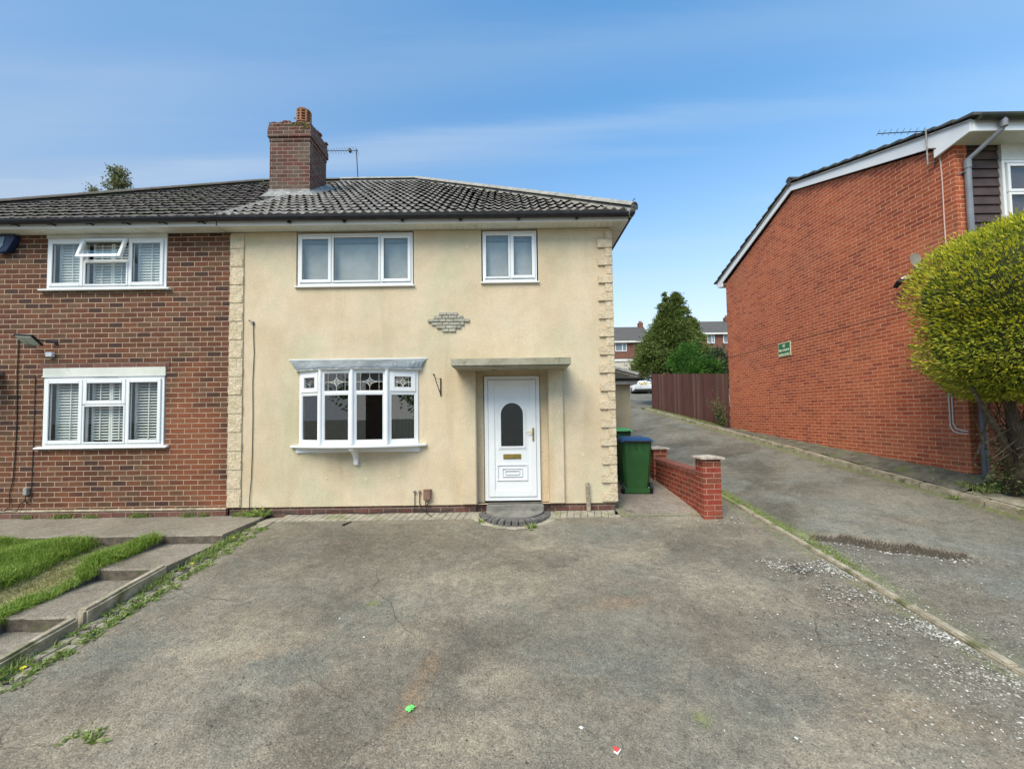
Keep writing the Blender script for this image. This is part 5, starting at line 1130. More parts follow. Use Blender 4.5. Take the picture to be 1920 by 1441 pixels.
wheelie(2.20, 1.98, sY(1.9)+.015, R(3), m_limelid, 'green wheelie bin with a lime green lid standing behind the blue lidded bin', h=1.03)

OB = thing('outbuilding', (2.6, 5.4, .4), 'low beige rendered outbuilding with a tiled hipped roof behind the bins', 'outbuilding')
mb = MB(); mb.box(1.74, 3.21, 4.1, 6.6, .2, 2.385); mb.build('wall', m_render2, OB)
mb = MB(); mb.box(1.74, 3.36, 3.93, 6.7, 2.386, 2.50); mb.build('fascia', m_oldwhite, OB, bevel=.004)
gutter('gutter', OB, [(1.75, 3.86, 2.535), (3.42, 3.86, 2.53), (3.42, 6.7, 2.53)], .055)
mb = MB(); rz = 3.18; mb.add([(1.74, 3.86, 2.53), (3.44, 3.86, 2.53), (3.44, 6.8, 2.53), (1.74, 6.8, 2.53), (2.2, 5.3, rz), (1.74, 5.3, rz), (1.74, 5.3, rz)], [(0, 1, 4, 5), (1, 2, 4), (2, 3, 5, 4)]); rf = mb.build('roof', m_tileN, OB)
ridge_run('hip_tiles', m_ridge, OB, (3.40, 3.90, 2.60), (2.2, 5.3, rz+.02), .085)
mb = MB()
for k in range(8):
    y0 = 3.87+k*.17; z0 = 2.54+k*.17*.45; mb.box(1.76, 3.38-k*.15, y0, y0+.16, z0, z0+.028)
mb.build('tile_course', m_tileN, rf if False else OB)

# ------------------------------------------------------------------ orange brick house on the right
RX, RF = 7.3, -.28
B = thing('orange_brick_house', (9.5, 3, .6), 'orange brick house seen gable end on, with white bargeboards and brown cladding', 'house')
mb = MB(); FY = 6.62
mb.add([(RX, RF, -.2), (RX, FY, -.2), (RX, FY, 5.95), (RX, 3.33, 7.24), (RX, RF, 5.93)], [(0, 1, 2, 3, 4)])
mb.quad((RX, RF, -.2), (RX+.215, RF, -.2), (RX+.215, RF, 5.93), (RX, RF, 5.93)); mb.quad((RX, FY, -.2), (RX+6, FY, -.2), (RX+6, FY, 5.9), (RX, FY, 5.9))
mb.quad((RX+.215, RF, -.2), (RX+6, RF, -.2), (RX+6, RF, 3.3), (RX+.215, RF, 3.3)); mb.quad((RX+6, RF, -.2), (RX+6, FY, -.2), (RX+6, FY, 6), (RX+6, RF, 6))
mb.build('wall', m_brickR, B)
mb = MB(); mb.quad((RX-.002, RF+.02, 3.42), (RX-.002, FY-.02, 3.42), (RX-.002, FY-.02, 3.435), (RX-.002, RF+.02, 3.435))
mb.build('movement_joint', noisy('dark_joint', (.10,.03,.02), (.15,.05,.03), 3, .9), B)
mb = MB(); z = 3.3; x0, x1 = RX+.215, 8.06
while z < 5.93:
    mb.add([(x0, RF+.02, z), (x1, RF+.02, z), (x1, RF+.045, z+.155), (x0, RF+.045, z+.155), (x0, RF+.05, z), (x1, RF+.05, z)], [(0, 1, 2, 3), (0, 4, 5, 1)]); z += .15
mb.box(x0, 13.3, RF+.05, RF+.06, 3.3, 5.93); mb.build('cladding', m_brown, B)
f = window(B, 8.07, 10.2, 3.9, 5.66, RF-.01, [(8.13, 9.1, 3.96, 5.12, .04), (8.13, 9.1, 5.12, 5.60, .045), (9.1, 10.14, 3.96, 5.60, .04)], sill=True)
mb = MB(); mb.box(8.07, 10.2, RF-.012, RF+.05, 5.662, 5.93); mb.build('head_panel', m_oldwhite, f)
mb = MB(); V = []
for k in range(61): x = 8.12+k*.034; V += [(x, RF+.10+.012*math.sin(k*1.7), 3.95), (x, RF+.10+.012*math.sin(k*1.7+.4), 5.6)]
mb.add(V, [(2*k, 2*k+2, 2*k+3, 2*k+1) for k in range(60)]); mb.build('net_curtain', m_net, f, smooth=True)
# bargeboard, box end, fascia
lo = [(-.58, 5.94), (-.05, 5.86), (-.05, 6.045), (3.33, 7.255), (6.70, 6.01), (6.70, 5.87), (7.02, 5.93)]; hi = [(7.10, 6.10), (3.33, 7.44), (-.60, 6.125)]
mb = MB(); mb.prism(lo+hi, 'x', RX-.075, RX-.045); mb.build('bargeboard', m_white, B, bevel=.003)
mb = MB(); mb.box(RX-.044, 13.5, 7.0, 7.03, 5.93, 6.1); mb.build('fascia', m_white, B); mb = MB(); mb.box(RX-.044, 13.5, -.60, -.575, 5.935, 6.115); mb.build('fascia', m_white, B, bevel=.003)
mb = MB(); mb.prism([(-.575, 5.943), (-.575, 5.955), (-.27, 5.94), (-.27, 5.928)], 'x', RX-.044, 13.5); mb.prism([(-.27, 5.925), (-.05, 5.87), (-.05, 5.90), (-.27, 5.94)], 'x', RX-.044, RX-.001); mb.build('soffit', m_soffit, B); mb = MB(); mb.prism([(7.0, 5.94), (7.0, 5.95), (FY, 5.95), (FY, 5.94)], 'x', RX-.044, 13.5); mb.build('soffit', m_soffit, B)
# roof slabs with a ragged tiled verge
mb = MB()
for (ya, za, yb_, zb_) in ((-.68, 6.125, 3.33, 7.49), (7.18, 6.10, 3.33, 7.49)):
    n = 14
    for k in range(n):
        t0, t1 = k/n, (k+1)/n; y0, z0, y1, z1 = ya+(yb_-ya)*t0, za+(zb_-za)*t0, ya+(yb_-ya)*t1, za+(zb_-za)*t1; j = random.uniform(-.012, .012)
        mb.add([(RX-.12+j, y0, z0+.01), (13.6, y0, z0+.01), (13.6, y1, z1-.01), (RX-.12+j, y1, z1-.01), (RX-.12+j, y0, z0+.055), (13.6, y0, z0+.055), (13.6, y1, z1+.016), (RX-.12+j, y1, z1+.016)], [(3,2,1,0),(4,5,6,7),(0,1,5,4),(1,2,6,5),(2,3,7,6),(3,0,4,7)])
mb.build('roof', m_tileR, B)
mb = MB(); mb.prism([(-.60, 6.11), (3.33, 7.43), (7.08, 6.09), (7.08, 6.075), (3.33, 7.405), (-.60, 6.095)], 'x', RX-.10, RX-.076); mb.build('verge_mortar', m_ridge, B)
ridge_run('ridge_tiles', m_tileR, B, (RX-.12, 3.33, 7.51), (13.6, 3.33, 7.51), .10)
gutter('gutter', B, [(RX-.02, -.665, 6.135), (13.5, -.665, 6.125)], .062, noisy('mossy_gutter', (.03,.03,.03), (.05,.06,.03), 6, .6, 30, .002))
dp_ = MB(); dp_.tube([(7.66, -.665, 6.11), (7.66, -.665, 5.985), (7.655, -.64, 5.93), (7.50, -.40, 5.70), (7.45, -.345, 5.64), (7.45, -.335, 5.56)], .034, 12); dp_.tube([(7.45, -.335, 5.60), (7.45, -.335, .45)], .042, 12); dp_.tube([(7.45, -.335, 5.64), (7.45, -.335, 5.5)], .05, 12); dp_.tube([(7.66, -.665, 6.05), (7.66, -.665, 5.95)], .045, 12); dp_.build('downpipe', m_grey, B, smooth='auto')
mb = MB(); mb.box(7.39, 7.51, -.345, -.281, 5.44, 5.46); mb.box(7.33, 7.40, -.285, -.280, 5.43, 5.45); mb.build('pipe_clip', m_grey, B)
# low edging and step at its front
mb = MB(); mb.add([(7.25, -1.02, .30), (7.62, -1.25, .28), (7.66, -1.18, .28), (7.29, -.95, .30), (7.25, -1.02, .40), (7.62, -1.25, .37), (7.66, -1.18, .37), (7.29, -.95, .40)], [(3,2,1,0),(4,5,6,7),(0,1,5,4),(1,2,6,5),(2,3,7,6),(3,0,4,7)])
tag(mb.build('brick_edging', noisy('pinkish_brick', (.24,.11,.08), (.36,.2,.15), 8, .9, 50, .004), bevel=.006), 'short pinkish brick edging under the round hedge', 'edging')

# things on the gable
t = thing('name_sign', (RX-.01, 3.87, 3.06), 'small green sign with cream lettering on the orange brick gable wall', 'sign')
SYc, SZ0, SZ1, SY0, SY1 = 3.875, 3.065, 3.44, 3.64, 4.11
mb = MB(); mb.box(RX-.018, RX-.002, SY0, SY1, SZ0, SZ1); mb.build('border', noisy('cream_enamel', (.55,.55,.36), (.62,.62,.42), 4, .5), t)
mb = MB(); mb.box(RX-.024, RX-.018, SY0+.022, SY1-.022, SZ0+.018, SZ1-.018); mb.build('panel', noisy('green_enamel', (.02,.13,.06), (.035,.17,.075), 2, .4), t)
m_sign = noisy('cream_letters', (.72,.76,.5), (.8,.84,.6), 3, .5)
for (txt, z, sz) in (('45', 3.35, .085), ('HILL GARDENS', 3.235, .066), ('BUILDERS', 3.115, .075)):
    cu = bpy.data.curves.new('lettering', 'FONT'); cu.body = txt; cu.size = sz*1.25; cu.align_x = 'CENTER'; cu.extrude = .002; cu.offset = .0012
    ob = bpy.data.objects.new('tmp_text', cu); S.collection.objects.link(ob); bpy.context.view_layer.update()
    me = bpy.data.meshes.new_from_object(ob.evaluated_get(bpy.context.evaluated_depsgraph_get())); bpy.data.objects.remove(ob)
    xs_ = [v.co.x for v in me.vertices]; wd = max(xs_)-min(xs_); k_ = min(1, .40/wd)
    for v in me.vertices: v.co = Vector((v.co.x*k_, v.co.y, v.co.z))
    o = link_mesh('lettering', me, m_sign, t, (RX-.028, SYc, z-sz*.45)); o.rotation_euler = (R(90), 0, R(-90))
t = thing('satellite_dish', (RX-.2, .35, 4.1), 'grey satellite dish on the gable, half hidden by the round hedge', 'satellite dish')
mb = MB(); V, F = [], []; c = Vector((RX-.10, .30, 4.20)); ax3 = Vector((.1, -.95, .25)).normalized(); s3 = ax3.cross(Vector((0, 0, 1))).normalized(); u3 = s3.cross(ax3)
for i in range(6):
    for k in range(20): r = 0.17*i/5; a = 2*math.pi*k/20; V.append(c+s3*math.cos(a)*r*.92+u3*math.sin(a)*r+ax3*(r*r*1.1))
for i in range(5):
    for k in range(20): F.append((i*20+k, i*20+(k+1) % 20, (i+1)*20+(k+1) % 20, (i+1)*20+k))
mb.add(V, F); mb.build('dish', noisy('dish_grey', (.22,.23,.20), (.30,.31,.28), 3, .5), t, smooth=True)
mb = MB(); mb.tube([(RX, .35, 4.1), (RX-.06, .33, 4.1), c], .014, 8); mb.tube([c-u3*.2, c+ax3*.33-u3*.1], .009, 8); mb.box(c.x+ax3.x*.33-.03, c.x+ax3.x*.33+.03, c.y+ax3.y*.33-.03, c.y+ax3.y*.33+.03, 4.18, 4.24); mb.build('arm', m_galv, t)
t = thing('security_light', (RX-.1, .55, 3.95), 'black and white security light on the gable at the edge of the hedge', 'security light')
mb = MB(); tiltbox(mb, (RX-.14, .60, 3.93), .10, .17, .07, R(-35), R(-35)); mb.build('housing', m_black, t, bevel=.01); mb = MB(); mb.tube([(RX, .50, 4.0), (RX-.10, .53, 4.01)], .035, 12); mb.tube([(RX-.10, .53, 4.01), (RX-.13, .56, 3.98)], .028, 12); mb.build('mount', m_white, t)
mb = MB(); mb.tube([(RX-.008, -.085, 5.87), (RX-.009, -.10, 5.4), (RX-.008, -.095, 4.8), (RX-.009, -.105, 3.9), (RX-.008, -.1, 2.4)], .008, 6); tag(mb.build('white_cable', noisy('pale_cable', (.55,.42,.38), (.65,.5,.46), 4, .5)), 'pale cable running down the gable from the bargeboard', 'cable')
for (dy, lab) in ((0, 'outer pale conduit bending at the foot of the gable behind the hedge'), (.045, 'inner pale conduit bending at the foot of the gable behind the hedge')):
    mb = MB(); yb0 = -.02+dy*-1; mb.tube([(RX-.012, yb0, 1.9), (RX-.012, yb0, 1.32+dy*.8), (RX-.012, yb0-.04, 1.24+dy), (RX-.012, yb0-.12, 1.205+dy), (RX-.012, -.27, 1.20+dy)], .009, 8); tag(mb.build('conduit', m_oldwhite), lab, 'pipe', 'pale conduits at the foot of the gable')
t = thing('tv_aerial', (RX-.1, .1, 5.9), 'rusty aerial mast and bracket on the gable edge of the orange brick house', 'aerial')
mb = MB(); mb.tube([(RX-.13, .0, 5.78), (RX-.13, .0, 6.42)], .012, 10); mb.build('mast', m_galv, t)
mb = MB(); mb.tube([(RX-.13, .0, 5.95), (RX, -.04, 5.95)], .012, 6); mb.tube([(RX-.13, .0, 5.80), (RX, -.04, 5.82)], .012, 6); mb.tube([(RX-.13, -.02, 6.05), (RX-.06, -.10, 6.0)], .01, 6); mb.tube([(RX-.01, .0, 5.76), (RX-.01, .0, 6.02)], .015, 6); mb.build('bracket', noisy('rusty_steel', (.16,.10,.07), (.28,.2,.15), 20, .8), t)
mb = MB(); a_, b_ = Vector((RX-.13, .04, 6.40)), Vector((RX-.20, .78, 6.90)); mb.tube([a_-(b_-a_)*.15, b_], .009, 6)
for k in range(8): p = a_+(b_-a_)*(k/7.0); h = .10; mb.tube([p+Vector((-.06, -.02, -h*.6)), p+Vector((.06, .02, h*.9))], .004, 5)
mb.build('boom', m_darkmetal, t)

# ------------------------------------------------------------------ round hedge (clipped conifer)
t = thing('conifer_hedge', (7.3, -.8, .45), 'large clipped golden conifer with a rounded head and bare trunks beside the orange brick house', 'tree')
CX, CY, CZ, AX, AY, AZ = 7.40, -1.30, 2.98, 1.38, 1.0, 1.25; E_ = 4.3
def hpoint(th, ph):   # a clipped, squarish head: superellipsoid sampled by direction
    d = Vector((math.cos(th)*math.cos(ph), math.sin(th)*math.cos(ph), math.sin(ph)))
    k = (abs(d.x/AX)**E_+abs(d.y/AY)**E_+abs(d.z/AZ)**E_)**(-1/E_); q = d*k
    lump = 1+.03*math.sin(q.x*5+q.z*3)+.025*math.sin(q.z*7-q.x*4)+.02*math.sin(q.x*23+q.y*9)*math.cos(q.z*19)
    low_ = max(0, -q.z/AZ-.45)/.55; q = q*lump; q.x *= 1-.16*low_**1.3; q.y *= 1-.2*low_
    return Vector((CX, CY, CZ))+q+Vector((0, 0, .10*q.x/AX))
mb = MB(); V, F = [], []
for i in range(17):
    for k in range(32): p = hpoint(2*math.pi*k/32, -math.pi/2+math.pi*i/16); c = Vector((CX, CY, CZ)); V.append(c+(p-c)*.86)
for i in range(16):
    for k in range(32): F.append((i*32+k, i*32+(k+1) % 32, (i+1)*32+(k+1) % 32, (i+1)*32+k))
mb.add(V, F); mb.build('hedge_shade_core', m_core, t, smooth=True)  # solid dark core standing in for the shaded inside of the head
PY_, DY_, PD_, DD_ = [], [], [], []
for _ in range(92000):
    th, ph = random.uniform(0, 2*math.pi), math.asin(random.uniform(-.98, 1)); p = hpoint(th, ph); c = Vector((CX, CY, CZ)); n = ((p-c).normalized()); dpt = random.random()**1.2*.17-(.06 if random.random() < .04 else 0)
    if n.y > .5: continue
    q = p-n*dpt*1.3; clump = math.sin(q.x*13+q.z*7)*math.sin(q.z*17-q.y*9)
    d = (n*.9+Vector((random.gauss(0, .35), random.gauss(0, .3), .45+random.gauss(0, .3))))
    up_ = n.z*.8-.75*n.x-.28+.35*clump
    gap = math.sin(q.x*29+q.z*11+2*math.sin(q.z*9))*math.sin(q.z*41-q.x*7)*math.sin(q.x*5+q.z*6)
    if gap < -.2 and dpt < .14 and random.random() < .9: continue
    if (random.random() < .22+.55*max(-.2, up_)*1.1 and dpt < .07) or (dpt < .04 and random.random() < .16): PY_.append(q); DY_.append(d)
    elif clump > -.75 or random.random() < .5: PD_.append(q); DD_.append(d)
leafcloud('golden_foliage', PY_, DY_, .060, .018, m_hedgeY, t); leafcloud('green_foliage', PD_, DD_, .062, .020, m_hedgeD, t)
for pts_, rr in (([(7.28, -.80, .40), (7.22, -.95, .75), (7.0, -1.1, 1.3), (6.75, -1.2, 1.9)], [.10, .085, .07, .05]), ([(7.30, -.78, .42), (7.35, -1.0, .9), (7.42, -1.15, 1.5), (7.45, -1.2, 2.2)], [.09, .075, .06, .05]), ([(7.45, -.9, .42), (7.6, -1.1, 1.0), (7.5, -1.2, 1.6), (7.75, -1.2, 2.1)], [.08, .07, .06, .04]), ([(7.25, -.8, .5), (7.0, -1.0, 1.0), (6.6, -1.1, 1.55), (6.35, -1.15, 1.9)], [.06, .045, .035, .02])):
    mb = MB(); mb.tube(pts_, rr, 10); mb.build('trunk', m_bark, t, smooth=True)
mb = MB()
for _ in range(150):
    x, y = random.uniform(6.5, 8.2), random.uniform(-1.5, -.9); a = Vector((7.2+random.gauss(0, .2), -1+random.gauss(0, .1), random.uniform(.7, 1.4))); b = Vector((x, y, random.uniform(1.5, 2.1))); m_ = (a+b)/2+Vector((0, 0, -.1)); mb.tube([a, m_, b], [.010, .007, .003], 4, False)
mb.build('bare_twigs', m_bark, t)
PL, DL = [], []
for _ in range(3300):
    a = random.uniform(0, 6.28); r = abs(random.gauss(0, .28)); z = random.uniform(.38, 1.25); k = 1-.45*(z-.38)/.9
    PL.append((7.42+r*math.cos(a)*1.3*k, -.85+r*math.sin(a)*.6*k-.05, z)); DL.append((math.cos(a)+random.gauss(0, .4), math.sin(a)-.4, random.uniform(-.5, .5)))
o = leafcloud('ivy', PL, DL, .055, .034, m_ivy); tag(o, 'dark ivy clump round the foot of the clipped conifer trunks', 'ivy')
for (x, y) in ((6.66, -.62), (6.95, .25)):
    rosettes('kerb_weed', [(x+random.gauss(0, .03), y+random.gauss(0, .03), GZ(x, y)+.02, 1.1) for _ in range(4)], m_weed, 'small weed in the gutter of the alley kerb' if x < 6.8 else 'small weed on the verge under the gable wall', (8, 12), .06, .9, 'thing', 'weed')
P_, H_ = [], []
for _ in range(1600):
    x = random.uniform(6.95, 8.3); y = random.uniform(-.7, -.3); P_.append((x, y, slab_z(x, y)+.02)); H_.append(random.uniform(.02, .13))
tag(blades('garden_weeds', P_, H_, m_weed, 1.2, .012), 'weeds under the gable corner behind the pavement slab', 'weeds', kind='stuff')

# ------------------------------------------------------------------ fence, climbing shrub
t = thing('closeboard_fence', (7.3, 10.3, 1.4), 'tall dark reddish brown closeboard fence running up from the orange brick house', 'fence')
m_fence = noisy('stained_fence', (.075,.030,.025), (.135,.055,.043), 3, .8, 50, .003, dirt=((.10,.075,.05), 3, .58))
t_ = NT('fence_boards'); p = t_.pos(); mp_ = t_.N('ShaderNodeMapping'); t_.l.new(p, mp_.inputs[0]); mp_.inputs['Scale'].default_value = (20, 20, 1.2)
g_ = t_.N('ShaderNodeNewGeometry'); cc = t_.ramp(g_.outputs['Random Per Island'], [(0, (.085,.035,.028)), (.5, (.12,.048,.038)), (.85, (.10,.055,.04)), (1, (.17,.09,.065))])
cc = t_.mix(1, cc, t_.ramp(t_.noise(mp_.outputs[0], 1, 4, .6), [(.3, (.7,)*3), (.7, (1.25,)*3)]), 'MULTIPLY'); m_fb = t_.fin(cc, .8, t_.bump(t_.noise(mp_.outputs[0], 1, 4), .003), .3)
def fz(y): return .605+.073*6.7+.103*(y-6.7)
def ft(y): return 2.90+.103*(y-6.68)
for q in range(4):
    ya, yb_ = 6.66+q*1.81, 6.66+(q+1)*1.81; mb = MB(); y = ya+.01
    while y < yb_-.05:
        j = random.uniform(-.008, .008); mb.add([(7.285, y, fz(y)-.03), (7.300, y, fz(y)-.03), (7.300, y+.115, fz(y)-.03), (7.270, y+.115, fz(y)-.03), (7.285, y, ft(y)+j), (7.300, y, ft(y)+j), (7.300, y+.115, ft(y)+j), (7.270, y+.115, ft(y)+j)], [(3,2,1,0),(4,5,6,7),(0,1,5,4),(1,2,6,5),(2,3,7,6),(3,0,4,7)]); y += .1
    for zf_ in (.3, 1.5): mb.box(7.305, 7.35, ya, yb_, fz(ya)+zf_, fz(ya)+zf_+.08)
    mb.build('fence_panel', m_fb, t)
    mb = MB(); mb.box(7.30, 7.38, yb_-.04, yb_+.04, fz(yb_)-.2, ft(yb_)+.02); mb.build('post', m_fence, t)
mb = MB(); t = thing('climbing_shrub', (7.1, 6.9, 1.2), 'straggly half bare shrub growing over the fence beside the gable wall', 'shrub'); PL, DL = [], []
for k in range(26):
    a0 = Vector((7.15, 6.75+random.gauss(0, .12), 1.15)); pts_ = [a0]; d = Vector((-.02, random.uniform(-.1, .45), 1)); L_ = random.uniform(.5, 1.35)
    for s in range(6): d += Vector((random.gauss(-.03, .06), random.gauss(.05, .14), -.10)); pts_.append(pts_[-1]+d.normalized()*L_/6)
    mb.tube(pts_, [.012, .010, .009, .007, .005, .004, .003], 5)
    for s in range(55):
        q = pts_[random.randrange(1, 7)]+Vector((random.gauss(-.03, .03), random.gauss(0, .09), random.gauss(0, .08)))
        if q.y < 7.0: PL.append(q); DL.append((random.gauss(-.5, .4), random.gauss(0, .6), random.gauss(-.3, .5)))
mb.build('stems', noisy('red_stem', (.12,.05,.035), (.18,.08,.06), 8, .9), t); leafcloud('foliage', PL, DL, .07, .028, m_ivy, t)

# ------------------------------------------------------------------ background trees
def conifer(t, x, y, z0, h, rad, m, n_cl=330, leaf=.16, lw=.07):
    P, D = [], []
    for k in range(n_cl):
        f = random.random()**.85; zc = z0+h*(.02+.98*f); a = random.uniform(0, 2*math.pi)
        R_ = rad*(1-f)**.95*1.08*(1+.12*math.sin(3*a+f*9))*(.55+.45*min(1, (f+.12)*4)); r = R_*random.uniform(.72, 1.05)
        c = Vector((x+r*math.cos(a), y+r*math.sin(a), zc)); s = .25*(1-.45*f)*(rad/2.1)**.4
        for j in range(120):
            o = Vector((random.gauss(0, s), random.gauss(0, s), random.gauss(0, s*.5)))
            drop = -.35*(o.x*math.cos(a)+o.y*math.sin(a))
            P.append(c+o+Vector((0, 0, drop))); D.append((math.cos(a)+random.gauss(0, .5), math.sin(a)+random.gauss(0, .5), random.gauss(.0, .45)))
    return P, D
t = thing('conifer_tree', (8.95, 15.6, 2), 'broad dark green conifer with two tops behind the fence', 'tree')
P1, D1 = conifer(t, 9.0, 15.6, 3.55, 4.1, 2.3, m_conif, 380)
P2, D2 = conifer(t, 8.7, 15.5, 6.2, 2.15, .55, m_conif, 26); P3, D3 = conifer(t, 9.4, 15.6, 5.9, 2.45, .95, m_conif, 60); P4, D4 = conifer(t, 10.15, 15.7, 4.8, 2.2, .95, m_conif, 60)
mb = MB(); mb.tube([(8.95, 15.6, 3.9), (8.95, 15.6, 4.3), (8.95, 15.6, 5.3), (9.0, 15.6, 6.6), (9.0, 15.6, 7.4)], [.9, 1.45, 1.2, .6, .1], 12); mb.build('conifer_shade_core', m_core, t, smooth=True)  # solid dark filling that stands for the shade between the clumps
leafcloud('crown', P1+P2+P3+P4, D1+D2+D3+D4, .15, .065, m_conif, t)
mb = MB(); mb.tube([(8.9, 15.6, 1.9), (8.85, 15.6, 3.5), (8.9, 15.6, 5.0), (8.9, 15.6, 7.6)], [.16, .14, .1, .03], 10); mb.tube([(8.6, 15.5, 1.95), (8.45, 15.4, 3.2), (8.1, 15.3, 4.3)], [.1, .08, .05], 8)
mb.build('trunk', m_bark, t, smooth=True)
def bush(name, x, y, z0, rx, ry, h, m, label, n=4200, leaf=.11, lw=.06):
    t = thing(name, (x, y, z0), label, 'bush'); P, D = [], []
    ncl = 60
    for k in range(ncl):
        a, f = random.uniform(0, 6.28), random.random(); r = random.uniform(.4, 1)*math.sqrt(max(.05, 1-(f*1.6-.6)**2 if f > .375 else 1)); c = Vector((x+rx*r*math.cos(a), y+ry*r*math.sin(a), z0+h*f))
        for j in range(n//ncl): o = Vector((random.gauss(0, .17), random.gauss(0, .17), random.gauss(0, .14))); P.append(c+o); D.append(o+Vector((math.cos(a)*.2, -.1, .15)))
    leafcloud('foliage', P, D, leaf, lw, m, t)
    mb = MB()
    for k in range(5): a = k*1.25; mb.tube([(x+.08*math.cos(a), y+.08*math.sin(a), z0-1.2), (x+rx*.4*math.cos(a), y+ry*.4*math.sin(a), z0+h*.6)], [.03, .012], 6)
    mb.build('stem', m_bark, t)
bush('leafy_bush', 8.45, 12.3, 2.8, .72, .7, 1.95, m_bushA, 'bright green leafy bush in front of the conifer, just above the fence')
bush('leafy_bush', 9.35, 12.1, 2.7, .55, .6, 1.35, m_bushA, 'lower bright green bush between the taller bush and the gable', 2800)
bush('glossy_bush', 10.0, 12.6, 2.8, .75, .7, 1.75, m_bushB, 'dark glossy leaved bush beside the gable corner', 3600, .13, .07)
bush('hedge_bush', 10.6, 17, 4.0, 1.3, .8, 1.6, m_hedgeD, 'yellow green clipped bush behind the dark glossy bush', 3600)
t = thing('birch_tree', (-20, 14, 1), 'sparse small leaved tree top showing above the brown brick house roof', 'tree')
mb = MB(); P, D = [], []
mb.tube([(-20.9, 14, 0), (-20.9, 14, 8), (-20.9, 14, 12.5), (-20.8, 14, 14.6)], [.28, .18, .05, .01], 8)
def twigs(cx, zb, zt, w, n):
    for k in range(n):
        z = random.uniform(zb, zt); f_ = (z-zb)/(zt-zb); L_ = w*(1-f_*.75)*random.uniform(.6, 1.1); a = random.uniform(0, 6.28); b = Vector((cx, 14, z)); e = b+Vector((math.cos(a)*L_, math.sin(a)*L_, L_*.75)); mb.tube([b, (b+e)/2+Vector((0, 0, -.06)), e], [.02, .012, .005], 5)
        for j in range(62):
            u = random.uniform(.25, 1.1); c = b+(e-b)*u+Vector((random.gauss(0, .11), random.gauss(0, .11), random.gauss(-.04, .12))); P.append(c); D.append((random.gauss(0, 1), random.gauss(0, 1), random.gauss(-.4, 1)))
twigs(-20.85, 11.5, 14.9, 1.15, 62); twigs(-22.2, 12.0, 13.9, .6, 24); mb.tube([(-20.9, 14, 11), (-22.2, 14, 13.8)], [.05, .012], 5)
mb.build('trunk', m_bark, t); leafcloud('crown', P, D, .11, .075, m_birch, t)

# ------------------------------------------------------------------ yard: garages, car, far houses
t = thing('garage_block', (12.5, 32, 3.2), 'pale blockwork garage wall with an orange brick pier and white coping behind the car', 'garage')
mb = MB(); mb.box(8.0, 15.6, 30.0, 33.5, 2.8, 6.48); mb.build('wall', m_block, t)
mb = MB(); mb.box(7.9, 15.7, 29.9, 33.6, 6.481, 6.66); mb.build('coping', m_coping, t)
mb = MB(); z = 2.85
while z < 6.4:
    for q, w in ((0, .46), (1, .24)):
        mb.box(11.68, 11.68+w, 29.965, 29.9985, z, z+.215); z += .225
mb.build('brick_pier', noisy('orange_pier', (.42,.17,.08), (.5,.22,.11), 3, .9), t)
t = thing('rear_garage', (11, 38, 4), 'low garage roof with a white front edge above the blockwork wall', 'garage')
mb = MB(); mb.box(8, 14.2, 36, 40, 4.0, 7.15); mb.build('wall', m_brickbg, t); mb = MB(); mb.box(7.8, 14.0, 35.8, 36.0, 7.0, 7.35); mb.build('fascia', m_coping, t); mb = MB(); mb.box(7.8, 18.3, 36.2, 40.2, 7.36, 7.60); mb.build('roof', m_tilebg, t)
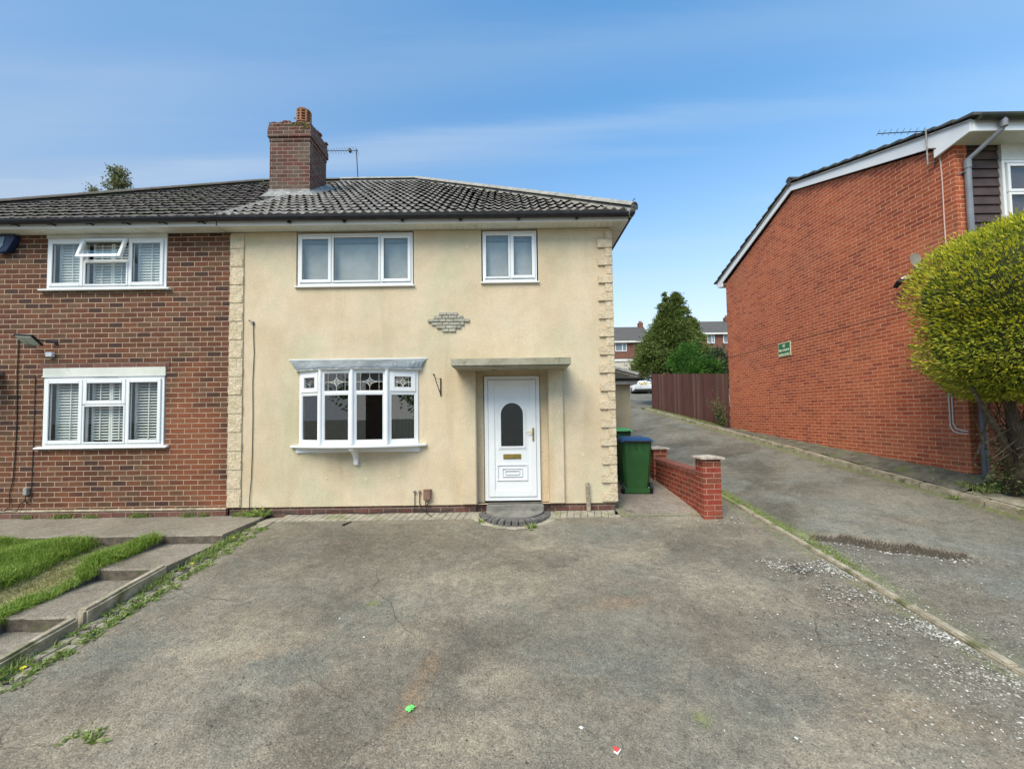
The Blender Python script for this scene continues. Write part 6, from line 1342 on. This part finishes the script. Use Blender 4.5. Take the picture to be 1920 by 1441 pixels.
def car(x, y, z, label, rot=0):
    t = thing('parked_car', (x, y, z), label, 'car'); Mz = Matrix.Rotation(rot, 3, 'Z')
    def put(mb, name, m, par=t, **k): mb.v = [tuple(Vector((x, y, z))+Mz @ Vector(p)) for p in mb.v]; return mb.build(name, m, par, **k)
    # cross-sections along the length (rear at y=0, nose at y=4.4): half width, sill, belt, roof half width, roof z
    secs = [(0.0, .80, .42, .92, .70, .95), (.10, .88, .30, .98, .74, 1.02), (.35, .90, .24, 1.0, .66, 1.30), (.8, .91, .22, .98, .62, 1.44), (1.8, .91, .22, .96, .62, 1.47), (2.6, .91, .22, .95, .60, 1.40), (3.3, .90, .22, .93, .74, .98), (4.0, .86, .24, .80, .70, .86), (4.35, .72, .34, .62, .6, .68)]
    V, F = [], []
    for (yy, w, s, b, rw, rz_) in secs:
        V += [(-w*.96, yy, s), (-w, yy, (s+b)/2), (-w*.97, yy, b), (-rw, yy, rz_-.04), (-rw*.8, yy, rz_), (rw*.8, yy, rz_), (rw, yy, rz_-.04), (w*.97, yy, b), (w, yy, (s+b)/2), (w*.96, yy, s)]
    n = 10
    for i in range(len(secs)-1):
        for k in range(n): F.append((i*n+k, i*n+(k+1) % n, (i+1)*n+(k+1) % n, (i+1)*n+k))
    F += [tuple(range(n))[::-1], tuple((len(secs)-1)*n+k for k in range(n))]
    mb = MB(); mb.add(V, F); put(mb, 'body', m_carpaint, smooth='auto')
    mb = MB(); mb.add([(-.68, .085, 1.0), (.68, .085, 1.0), (.56, .345, 1.30), (-.56, .345, 1.30)], [(0, 1, 2, 3)]); put(mb, 'rear_window', m_glassbay if False else noisy('car_glass', (.10,.13,.15), (.16,.2,.23), 2, .1))
    for s in (-1, 1):
        mb = MB(); mb.add([(s*.86, .5, 1.0), (s*.86, 3.0, .97), (s*.645, 2.5, 1.36), (s*.67, .75, 1.38)], [(0, 1, 2, 3)]); put(mb, 'side_window', m_black)
        mb = MB(); mb.box(s*.50, s*.86, -.012, .12, .82, .94); put(mb, 'tail_light', m_red, bevel=.02)
        for yy in (.75, 3.45):
            mb = MB(); mb.tube([(s*.72, yy, .32), (s*.915, yy, .32)], .32, 20); w_ = put(mb, 'wheel', m_rubber, bevel=.03); mb = MB(); mb.tube([(s*.916, yy, .32), (s*.925, yy, .32)], .21, 16); put(mb, 'rim', m_galv, w_)
    mb = MB(); mb.box(-.26, .26, -.02, .02, .78, .90); put(mb, 'number_plate', m_yellow)
    mb = MB(); mb.box(-.74, .74, -.01, .1, .25, .43); put(mb, 'bumper_valance', m_rubber, bevel=.02)
    mb = MB(); mb.box(-.55, .55, .30, .55, 1.395, 1.43); put(mb, 'spoiler', m_black, bevel=.01)
car(11.05, 26.4, 3.24, 'white hatchback parked facing away at the top of the alley', R(-6))

def farhouse(name, x0, x1, y, zg, ze, depth, wins, label, roofm, lean=1.0, chim=None):
    t = thing(name, ((x0+x1)/2, y, zg), label, 'house', 'brick houses beyond the yard')
    mb = MB(); mb.box(x0, x1, y, y+depth, zg, ze); mb.build('wall', m_brickbg, t)
    mb = MB(); mb.prism([(y-.35, ze), (y+depth/2, ze+lean), (y+depth+.35, ze), (y+depth+.35, ze-.12), (y-.35, ze-.12)], 'x', x0-.2, x1+.2); mb.build('roof', roofm, t)
    mb = MB(); mb.box(x0-.2, x1+.2, y-.40, y-.352, ze-.2, ze+.02); mb.build('fascia', m_coping, t)
    for (a, b, c, d) in wins:
        mb = MB(); ring(mb, a, b, c, d, y-.06, y+.0, .09); mb.box((a+b)/2-.05+(b-a)*.13, (a+b)/2+.05+(b-a)*.13, y-.059, y, c+.09, d-.09); f = mb.build('window', m_white, t)
        mb = MB(); mb.box(a+.08, b-.08, y-.03, y-.02, c+.08, d-.08); mb.build('pane', noisy('far_glass', (.16,.2,.24), (.25,.3,.34), .5, .1), f)
    if chim:
        mb = MB(); mb.box(chim-.3, chim+.3, y+depth/2-.5, y+depth/2+.3, ze+lean-.4, ze+lean+.55); c_ = mb.build('chimney', m_brickbg, t)
        mb = MB()
        for q in (-.12, .12): mb.cyl((chim+q, y+depth/2-.1), .1, ze+lean+.55, ze+lean+.85, 10)
        mb.build('chimney_pots', m_terra, c_)
farhouse('far_house', 12.6, 19.6, 48, 6.2, 11.62, 8, [(14.45, 16.05, 10.25, 11.45)], 'far brick house with a brown roof seen just right of the cream house corner', m_tilebg, 2.9, 19.3)
farhouse('far_house', 25.6, 34.5, 48, 6.2, 12.6, 8, [(27.3, 28.3, 11.2, 12.45), (29.5, 30.9, 11.2, 12.45)], 'far brick house with a grey roof between the conifer and the gable', m_tilebg, 2.6, 32.2)
mb = MB()

# ------------------------------------------------------------------ across the street (seen reflected in the bow window)
t = thing('opposite_house', (-3, -24, -1.1), 'red brick house across the street, reflected in the bow window panes', 'house')
mb = MB(); mb.box(-4.6, 6.5, -30, -23.0, -1.2, 4.2); mb.build('wall', m_brickL, t)
mb = MB(); mb.prism([(-22.7, 4.2), (-26.5, 7.3), (-30.3, 4.2)], 'x', -4.9, 6.8); mb.build('roof', m_tilebg, t)
mb = MB(); ring(mb, -2.2, -.2, 1.9, 3.6, -23.0, -22.93, .1); mb.box(-1.5, -1.4, -23.0, -22.94, 2.0, 3.5); mb.build('window', m_white, t)
mb = MB(); mb.box(-4.9, 6.8, -22.66, -22.6, 4.05, 4.25); mb.build('fascia', m_white, t)
for (x, y, h) in ((-9.5, -22, 8.5), (-15, -20, 7.5), (12, -24, 8)):
    t = thing('street_tree', (x, y, -1.1), {-9.5: 'dark leafy tree across the street left of the red brick house', -15: 'smaller leafy tree farther left across the street', 12: 'leafy tree across the street right of the red brick house'}[x], 'tree', 'trees across the street')
    P, D = [], []
    for k in range(90):
        d = Vector((random.gauss(0, 1), random.gauss(0, 1), random.gauss(0, 1))).normalized()*random.uniform(.5, 1); c = Vector((x, y, -1.1+h*.6))+Vector((d.x*2.9, d.y*2.9, d.z*h*.38))
        for j in range(32): o = Vector((random.gauss(0, .4), random.gauss(0, .4), random.gauss(0, .35))); P.append(c+o); D.append(o)
    leafcloud('crown', P, D, .35, .2, m_bushA, t); mb = MB(); mb.tube([(x, y, -1.2), (x, y, h*.6)], [.25, .12], 8); mb.build('trunk', m_bark, t)
